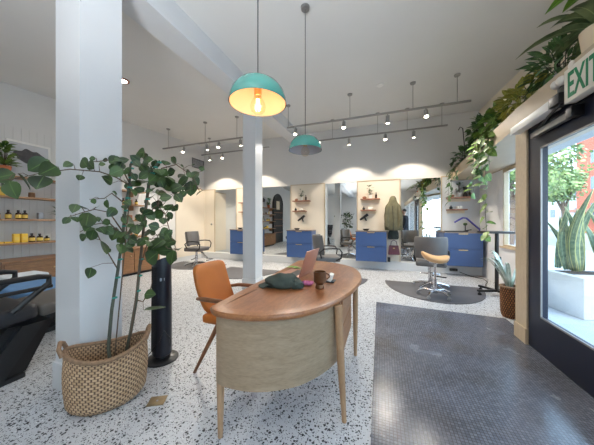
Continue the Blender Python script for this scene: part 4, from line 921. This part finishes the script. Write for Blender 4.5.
# picture and plant on top shelf
t = thing('framed_picture', 'white framed print of a dark tree crown leaning on top shelf', 'picture', (-5.93, 2.34, 2.021))
tilt = Matrix.Rotation(R(-4), 4, 'Y')
q = MB()
for c, s in (((0, 0, 0.02), (0.025, 0.56, 0.035)), ((0, 0, 0.63), (0.025, 0.56, 0.035)), ((0, -0.265, 0.325), (0.025, 0.03, 0.58)), ((0, 0.265, 0.325), (0.025, 0.03, 0.58))): q.box(tilt @ Vector(c), s, rot=tilt)
q.build('frame', 'white', t, False); MB().box(tilt @ Vector((-0.004, 0, 0.325)), (0.008, 0.51, 0.59), rot=tilt).build('print', 'pic', t, False)
q = MB(); rr = []
ring = [(0.0015, 0.19*math.cos(a)*(1+0.12*math.sin(5*a)), 0.40+0.12*math.sin(a)*(1+0.15*math.cos(7*a))) for a in [2*PI*k/40 for k in range(40)]]
q.rings([[tilt @ Vector(p) for p in ring], [tilt @ (Vector(p)+Vector((0.0008, 0, 0))) for p in ring]]); q.span((0.003, -0.012, 0.17), (0.0045, 0.012, 0.3)); q.build('tree_motif', 'picdark', t, False)
small_plant('yellow-green plant in terracotta pot on top shelf beside picture', -5.83, 1.99, 2.02, 'terracotta', 0.085, 0.15, 'pothos', 0.36, 60, 0.14, 0.07, 21)
small_plant('trailing plant on the far end of the top shelf', -5.83, 3.0, 2.02, 'potwhite', 0.08, 0.12, 'pothos', 0.3, 40, 0.13, 0.06, 23)
small_plant('small dark plant on third shelf half hidden by column', -5.83, 2.66, 1.30, 'potwhite', 0.05, 0.07, 'deepleaf', 0.16, 24, 0.1, 0.03, 22)
# arched black doorway seen in the mirrors
t = thing('arched_niche', 'tall black arched display niche seen reflected in the wall mirror', 'arched niche', (-5.98, 0.55, 0))
prof_ = [(-0.68, 0.02), (0.68, 0.02)]+[(0.68*math.cos(a), 2.25+0.68*math.sin(a)) for a in [PI*k/24 for k in range(25)]]
MB().rings([[(0.0, y, z) for y, z in prof_], [(0.06, y, z) for y, z in prof_]]).build('back_panel', 'black', t, False)
MB().tube([(0.07, y, z) for y, z in prof_], 0.03, 8, True).build('frame', 'blackmetal', t)
MB().span((0.062, -0.2, 2.0), (0.07, 0.25, 2.5)).build('poster', 'potcream', t, False)
for z in (0.6, 1.0, 1.4, 1.8): MB().span((0.06, -0.62, z), (0.10, 0.62, z+0.03)).build('shelf_board', 'pinkwood', t, False)

# ---------------------------------------------------------------- ledge plants
ZL = 2.48
def ledge_plant(name, label, x, y, pot, pr, ph, build, leafm):
    t = thing(name, label, 'plant', (x, y, ZL))
    MB().lathe([(pr*0.8, 0), (pr, ph), (pr*0.9, ph), (pr*0.85, ph*0.85)], n=24).build('pot', pot, t)
    MB().lathe([(pr*0.86, ph*0.84), (0.001, ph*0.88)], n=24, cap=False).build('soil', 'soil', t)
    q = MB(); s = MB(); build(q, s); q.build('foliage', leafm, t); s.build('stems', 'stem', t); return t
def trailing(vines, L, W, seed, dense=1.0):
    def f(q, s):
        r = random.Random(seed)
        for pts in vines:
            pts = smooth_line([Vector(p) for p in pts], 6); s.tube(pts, 0.003, 5)
            for i in range(1, len(pts)):
                for k in range(1 if r.random() < dense else 2):
                    d = Vector((r.uniform(-1.0, 0.4), r.uniform(-1, 1), r.uniform(-0.9, 0.2))); sc = r.uniform(0.75, 1.25)
                    q.leaf(pts[i]+Vector((r.uniform(-0.01, 0.01), r.uniform(-0.02, 0.02), 0)), d, (-0.6, r.uniform(-0.6, 0.2), 0.7), L*sc, W*sc, 0.25, 0.2, 0.8)
        return
    return f
def smooth_line(p, k):
    r = []
    for i in range(len(p)-1):
        p0, p1, p2, p3 = p[max(0, i-1)], p[i], p[i+1], p[min(len(p)-1, i+2)]
        for s in range(k):
            t = s/k; r.append(0.5*((2*p1)+(p2-p0)*t+(2*p0-5*p1+4*p2-p3)*t*t+(3*p1-p0-3*p2+p3)*t**3))
    return r+[p[-1]]
def bushy(c, rad, n, L, W, seed, vines=(), up=0.3, shape=0.9):
    def f(q, s):
        cluster(q, c, rad, n, L, W, seed, 0.4, up, shape)
        r = random.Random(seed+1)
        for k in range(10): s.tube([(0, 0, 0.08), (c[0]*0.5+rad[0]*r.uniform(-0.4, 0.4), c[1]*0.5+rad[1]*r.uniform(-0.4, 0.4), c[2]*0.7), (c[0]+rad[0]*r.uniform(-0.7, 0.7), c[1]+rad[1]*r.uniform(-0.7, 0.7), c[2]+rad[2]*0.4)], 0.004, 5)
        trailing(vines, L*0.9, W*0.9, seed+2)(q, s)
    return f
# pothos with long trailing vines past the cabinet
ledge_plant('trailing_pothos', 'green pothos on ledge with long vines hanging past the tray stand', 1.66, 4.35, 'potwhite', 0.12, 0.14,
    bushy((-0.05, 0.0, 0.24), (0.17, 0.46, 0.18), 120, 0.14, 0.1, 31, [
    [(-0.1, -0.2, 0.12), (-0.27, -0.30, 0.02), (-0.30, -0.34, -0.3), (-0.29, -0.36, -0.7), (-0.30, -0.36, -1.1), (-0.28, -0.38, -1.45)],
    [(-0.1, -0.1, 0.12), (-0.26, -0.16, 0.02), (-0.28, -0.18, -0.25), (-0.29, -0.17, -0.68)],
    [(-0.1, 0.2, 0.12), (-0.24, 0.18, 0.02), (-0.26, 0.24, -0.3), (-0.25, 0.26, -0.75)],
    [(-0.1, -0.3, 0.12), (-0.27, -0.42, 0.0), (-0.30, -0.45, -0.2), (-0.29, -0.46, -0.45)],
    [(-0.1, -0.02, 0.12), (-0.25, -0.02, 0.0), (-0.28, -0.02, -0.2), (-0.27, -0.03, -0.5)]]), 'pothos')
ledge_plant('trailing_pothos', 'dark pothos at the far end of the ledge trailing by the shelves', 1.80, 6.2, 'potwhite', 0.10, 0.12,
    bushy((-0.1, 0.0, 0.22), (0.18, 0.35, 0.16), 60, 0.13, 0.09, 35, [
    [(-0.1, 0.0, 0.1), (-0.26, 0.02, 0.02), (-0.30, 0.05, -0.25), (-0.30, 0.1, -0.6)], [(-0.1, 0.2, 0.1), (-0.26, 0.3, 0.0), (-0.3, 0.34, -0.3), (-0.29, 0.34, -0.75)], [(-0.1, -0.2, 0.1), (-0.27, -0.3, 0.0), (-0.3, -0.32, -0.25)]]), 'deepleaf')
ledge_plant('leafy_vine', 'tall dark leafy plant on ledge between the pothos and yellow plant', 1.72, 5.15, 'potwhite', 0.12, 0.14, bushy((-0.04, 0, 0.40), (0.16, 0.36, 0.30), 120, 0.12, 0.085, 38), 'deepleaf')
ledge_plant('variegated_plant', 'yellow-green variegated bushy plant on ledge before the doorway', 1.64, 3.55, 'potcream', 0.13, 0.15, bushy((-0.03, 0.05, 0.25), (0.18, 0.40, 0.15), 230, 0.105, 0.06, 41), 'yellowleaf')
ledge_plant('spiky_plant', 'dark narrow-leaved bushy plant on ledge above the emergency light', 1.62, 2.92, 'greyjar', 0.12, 0.14, bushy((-0.02, 0.05, 0.29), (0.17, 0.34, 0.17), 230, 0.13, 0.036, 44, up=0.5, shape=1.0), 'deepleaf')
def straps(q, s):
    r = random.Random(52)
    for k in range(34):
        a = r.uniform(0, 2*PI); l = r.uniform(0.35, 0.7); e = l*r.uniform(0.6, 1.0); h = l*r.uniform(0.35, 0.9)
        q.strap([(e*f*math.cos(a)*0.75, e*f*math.sin(a), max(0.02 if e*f*math.cos(a)*0.75 > -0.28 else -1, 0.21+h*f-0.9*l*0.55*f*f)) for f in [i/8 for i in range(9)]], r.uniform(0.07, 0.11))
    s.tube([(0, 0, 0.1), (0, 0, 0.18)], 0.03, 8)
ledge_plant('strap_leaf_plant', 'large strap-leaved plant in cream pot behind the EXIT sign', 1.56, 2.42, 'potcream', 0.13, 0.22, straps, 'strapleaf')
MB().lathe([(0.12, 0.0), (0.15, 0.03), (0.145, 0.04), (0.11, 0.01)], n=28, cap=False).build('saucer', 'red', [o for o in bpy.data.objects if o.name.startswith('strap_leaf_plant')][0])
def bigl(q, s):
    for k, (d, L) in enumerate((((-0.8, 0.5, 0.5), 0.3), ((-0.9, -0.1, 0.3), 0.34), ((-0.5, -0.7, 0.6), 0.3), ((0.2, 0.6, 0.8), 0.3), ((-0.6, 0.9, 0.7), 0.28))):
        b = Vector((0, 0, 0.14)); e = b+Vector(d).normalized()*0.32+Vector((0, 0, 0.1)); s.tube([b, b.lerp(e, 0.5)+Vector((0, 0, 0.05)), e], 0.006, 6); q.leaf(e, Vector(d)+Vector((0, 0, -0.7)), (-0.4, 0, 1), L, L*0.75, 0.2, 0.15, 0.8, 7)
ledge_plant('philodendron', 'bright green broad-leaved plant at the near end of the ledge', 1.58, 1.90, 'terracotta', 0.13, 0.15, bigl, 'lime')
t = MB().box((0, 0, 0.10), (0.2, 0.35, 0.2), 0.006).build('planter_box', 'potcream'); t.location = (1.70, 4.78, ZL); t.location = (1.64, 4.82, ZL); tag(t, 'small cream planter box standing on the ledge among the vines', 'planter box')
t = thing('ledge_hook', 'thin black hook bracket rising from the far end of ledge', 'hook', (1.62, 5.75, ZL))
MB().tube([(0, 0, 0), (-0.02, 0, 0.4), (-0.04, 0.02, 0.72), (-0.08, 0.04, 0.76), (-0.11, 0.05, 0.70)], 0.009, 8).build('wire', 'blackmetal', t); MB().lathe([(0.03, 0), (0.03, 0.01)], n=14).build('foot', 'blackmetal', t)

# ---------------------------------------------------------------- person seen only in the mirror
def person():
    root = thing('person', 'person in dark jacket standing near the door, seen in the mirror', 'person', (1.02, 1.05, 0.004), R(90))   # local +Y is forward -> faces -X
    q = MB()
    def limb(p, r, n=12): q.tube(p, r, n)
    for s in (-1, 1):
        limb([(s*0.1, 0, 0.95), (s*0.105, 0.01, 0.72), (s*0.1, 0.015, 0.5), (s*0.1, -0.005, 0.38), (s*0.1, -0.02, 0.1), (s*0.1, -0.02, 0.05)], [0.095, 0.085, 0.06, 0.058, 0.042, 0.045])
        limb([(s*0.1, -0.06, 0.04), (s*0.1, 0.08, 0.03), (s*0.1, 0.17, 0.022)], [0.04, 0.04, 0.022])
        limb([(s*0.17, 0, 1.5), (s*0.225, -0.01, 1.42), (s*0.245, -0.01, 1.22), (s*0.24, 0.04, 1.05), (s*0.235, 0.09, 0.93)], [0.06, 0.06, 0.046, 0.04, 0.03])
        for k, (dx, l) in enumerate(((-0.024, 0.075), (-0.008, 0.085), (0.008, 0.08), (0.024, 0.062))):
            b = Vector((s*0.235, 0.105+dx, 0.875)); q.tube([b+Vector((0, 0, 0.05)), b, b+Vector((0, 0.012, -l*0.55)), b+Vector((0, 0.03, -l))], [0.011, 0.0095, 0.009, 0.007], 7)
        limb([(s*0.235, 0.09, 0.94), (s*0.235, 0.105, 0.86)], [0.028, 0.03])
        q.tube([(s*0.225, 0.12, 0.90), (s*0.215, 0.145, 0.875), (s*0.21, 0.155, 0.845)], [0.012, 0.011, 0.008], 7)
    q.tube([(0, 0, 0.9), (0, 0, 1.05), (0, 0.01, 1.2), (0, 0.01, 1.38), (0, 0, 1.5), (0, 0, 1.55)], [0.125, 0.12, 0.12, 0.13, 0.11, 0.06], 18, sx=1.35)
    q.tube([(0, 0, 1.5), (0, 0.015, 1.64)], 0.052, 12)
    q.ball((0, 0.02, 1.75), (0.075, 0.095, 0.12), 20); q.ball((0, 0.115, 1.735), (0.014, 0.022, 0.022), 10)
    for s in (-1, 1): q.ball((s*0.077, 0.01, 1.745), (0.01, 0.02, 0.03), 8)
    q.ball((0, 0.10, 1.68), (0.025, 0.012, 0.008), 8)
    b = q.build('body', 'skin', root); md = b.modifiers.new('merge', 'REMESH'); md.mode = 'VOXEL'; md.voxel_size = 0.009; md.use_smooth_shade = True
    for s in (-1, 1): MB().ball((s*0.03, 0.105, 1.762), (0.011, 0.008, 0.008), 8).build('eye', 'white', root)
    MB().ball((0, 0.0, 1.785), (0.083, 0.10, 0.105), 20, flat=-0.03).build('hair', 'hair', root)
    j = MB(); j.tube([(0, 0, 0.86), (0, 0, 1.05), (0, 0.01, 1.2), (0, 0.01, 1.4), (0, 0, 1.52), (0, 0, 1.57)], [0.145, 0.14, 0.14, 0.148, 0.125, 0.07], 20, sx=1.35)
    for s in (-1, 1): j.tube([(s*0.16, 0, 1.5), (s*0.23, -0.01, 1.42), (s*0.25, -0.01, 1.22), (s*0.243, 0.04, 1.05), (s*0.238, 0.08, 0.95)], [0.075, 0.072, 0.06, 0.054, 0.05], 14)
    b = j.build('jacket', 'jacket', root); md = b.modifiers.new('merge', 'REMESH'); md.mode = 'VOXEL'; md.voxel_size = 0.012; md.use_smooth_shade = True
    j = MB()
    for s in (-1, 1): j.tube([(s*0.085, 0, 0.98), (s*0.1, 0.01, 0.72), (s*0.1, 0.015, 0.5), (s*0.1, -0.005, 0.3), (s*0.1, -0.02, 0.08)], [0.115, 0.1, 0.078, 0.07, 0.065], 14)
    b = j.build('trousers', 'denim', root); md = b.modifiers.new('merge', 'REMESH'); md.mode = 'VOXEL'; md.voxel_size = 0.012; md.use_smooth_shade = True
    for s in (-1, 1): MB().tube([(s*0.1, -0.08, 0.045), (s*0.1, 0.0, 0.05), (s*0.1, 0.1, 0.04), (s*0.1, 0.19, 0.028)], [0.03, 0.048, 0.042, 0.025], 12).build('shoe', 'black', root)
person()

# ---------------------------------------------------------------- outside
struct(MB().span((-12, -14, -0.12), (8.5, 30, -0.02)).build('sidewalk', 'concrete', smooth=False), 'pale pavement outside the door')
struct(MB().span((8.5, -60, -0.2), (120, 160, -0.14)).build('street', 'asphalt', smooth=False), 'grey street beyond the pavement')
struct(MB().span((2.2, 1.0, 2.3), (2.45, 6.0, 2.48)).build('exterior_soffit', 'stucco', smooth=False), 'pale soffit over the shop entrance')
t = thing('planter', 'white planter outside the glass door holding the snake plant', 'planter', (3.22, 4.58, -0.02), R(-78))
MB().box((0, 0, 0.27), (0.6, 1.7, 0.54), 0.02).build('box', 'stucco', t); MB().box((-0.08, -0.35, 0.536), (0.26, 0.8, 0.02)).build('soil', 'soil', t)
def snake(label, x, y, n, h, seed):
    t = thing('snake_plant', label, 'plant', (x, y, 0.528)); q = MB(); r = random.Random(seed)
    for k in range(n):
        a = r.uniform(0, 2*PI); hh = h*r.uniform(0.55, 1.0); o = Vector((r.uniform(-0.12, 0.12), r.uniform(-0.16, 0.16), 0)); ln = r.uniform(0.05, 0.35); cu_ = r.uniform(-0.06, 0.06)
        up = Vector((-0.55, -0.8, 0.1))+Vector((r.uniform(-0.6, 0.6), r.uniform(-0.6, 0.6), 0))
        pts = [o+Vector((ln*f*f*math.cos(a)+cu_*math.sin(4*f), ln*f*f*math.sin(a), hh*f)) for f in [i/8 for i in range(9)]]
        q.strap(pts, r.uniform(0.07, 0.11), up)
    q.build('leaves', 'snake', t, solid=0.006)
snake('tall snake plant with yellow-edged leaves in the white planter outside', 2.68, 4.76, 13, 1.2, 61)
snake('shorter dark snake plant beside the tall one in the white planter', 3.05, 4.66, 10, 0.9, 62)
def tree(label, x, y, h, cr, cz_, n, seed):
    t = thing('street_tree', label, 'tree', (x, y, -0.14 if x > 8.5 else -0.02)); r = random.Random(seed)
    q = MB().tube([(0, 0, 0), (0.1, 0, h*0.3), (0, 0.1, cz_)], [0.17, 0.13, 0.08], 10)
    for k in range(6):
        a = k*1.05; q.tube([(0.05, 0, h*0.35), (cr*0.35*math.cos(a), cr*0.35*math.sin(a), cz_-0.2), (cr*0.7*math.cos(a), cr*0.7*math.sin(a), cz_+0.4)], [0.08, 0.05, 0.02], 7)
    q.build('trunk', 'bark', t)
    q = MB()
    cl = [(Vector((r.uniform(-1, 1), r.uniform(-1, 1), r.uniform(-0.8, 0.8)))*cr*0.62, r.uniform(0.3, 0.5)*cr) for k in range(16)]
    for i in range(n):
        c, rr_ = r.choice(cl); v = Vector((r.gauss(0, 1), r.gauss(0, 1), r.gauss(0, 1))).normalized()*rr_*r.uniform(0.7, 1.05)
        p = c+v; p.z = p.z*0.75+cz_
        q.leaf(p, v+Vector((r.uniform(-1, 1), r.uniform(-1, 1), -0.4)), v, 0.2*r.uniform(0.7, 1.3), 0.14, 0.2, 0.2, 0.9, 3)
    q.build('crown', 'treeleaf', t)
tree('round street tree seen through the glass door', 11.7, 21.5, 6.0, 2.0, 4.2, 4200, 71)
tree('street tree seen through the bay window', 6.8, 16.5, 6.5, 2.4, 4.2, 2800, 72)
tree('street tree opposite the front window', 14.0, -6.0, 6.5, 2.6, 4.4, 2000, 73)
def building(name, label, x0, y0, x1, y1, h, m, faces):
    t = thing(name, label, 'building', ((x0+x1)/2, (y0+y1)/2, -0.14)); ax, ay = (x1-x0)/2, (y1-y0)/2
    MB().span((-ax, -ay, 0), (ax, ay, h)).build('walls', m, t, False); MB().span((-ax-0.2, -ay-0.2, h), (ax+0.2, ay+0.2, h+0.35)).build('cornice', 'stucco', t, False)
    for z in [2.2+3.2*k for k in range(int((h-2)//3.2))]:
        for k in range(max(1, int(2*ay/3))): MB().span((-ax-0.04, -ay+0.9+k*3, z), (-ax+0.02, -ay+2.2+k*3, z+1.5)).build('window', 'winglass', t, False)
    return t
b_ = building('salmon_building', 'salmon pink building across the street seen through the door', 24, 34, 44, 41.5, 16, 'salmon', 0)
MB().span((-11.2, -3.6, 2.6), (-10, 3.6, 3.0)).build('canopy', 'brownawning', b_, False)
building('grey_building', 'long pale building far down the street', 30, 44, 60, 110, 9, 'stucco', 0)

# ---------------------------------------------------------------- light and render look
w = bpy.data.worlds.new('world'); SC.world = w; w.use_nodes = True
bg = w.node_tree.nodes['Background']; sky = w.node_tree.nodes.new('ShaderNodeTexSky')
sky.sky_type = 'NISHITA'; sky.sun_disc = False; sky.sun_elevation = R(40); sky.sun_rotation = R(200); sky.air_density = 1.0; sky.dust_density = 3.0
mixn = w.node_tree.nodes.new('ShaderNodeMix'); mixn.data_type = 'RGBA'; mixn.inputs[0].default_value = 0.7; mixn.inputs[7].default_value = (0.50, 0.74, 1.0, 1)
scl = w.node_tree.nodes.new('ShaderNodeMix'); scl.data_type = 'RGBA'; scl.blend_type = 'MULTIPLY'; scl.inputs[0].default_value = 1; scl.inputs[7].default_value = (0.35, 0.35, 0.35, 1)
w.node_tree.links.new(sky.outputs[0], scl.inputs[6]); w.node_tree.links.new(scl.outputs[2], mixn.inputs[6]); w.node_tree.links.new(mixn.outputs[2], bg.inputs[0]); bg.inputs[1].default_value = WORLD
SC.view_settings.view_transform = 'Standard'; SC.view_settings.look = 'None'; SC.view_settings.gamma = 1.0; SC.view_settings.use_curve_mapping = False
SC.view_settings.exposure = EXPO
d = bpy.data.lights.new('added_bounce_fill', 'SPOT'); d.energy = BOUNCE_FILL; d.spot_size = R(150); d.spot_blend = 0.6; d.shadow_soft_size = 0.25; d.color = (0.92, 0.96, 1.0)  # upward fill added behind the viewpoint to brighten ceiling and room
o = bpy.data.objects.new('added_bounce_fill', d); COL.objects.link(o); o.location = (-0.5, -0.7, 1.6); o.rotation_euler = (R(180-8), 0, 0)
SC.cycles.max_bounces = 10; SC.cycles.diffuse_bounces = 5; SC.cycles.glossy_bounces = 5; SC.cycles.transparent_max_bounces = 12
SC.cycles.sample_clamp_indirect = 8.0
SC.cycles.use_denoising = True
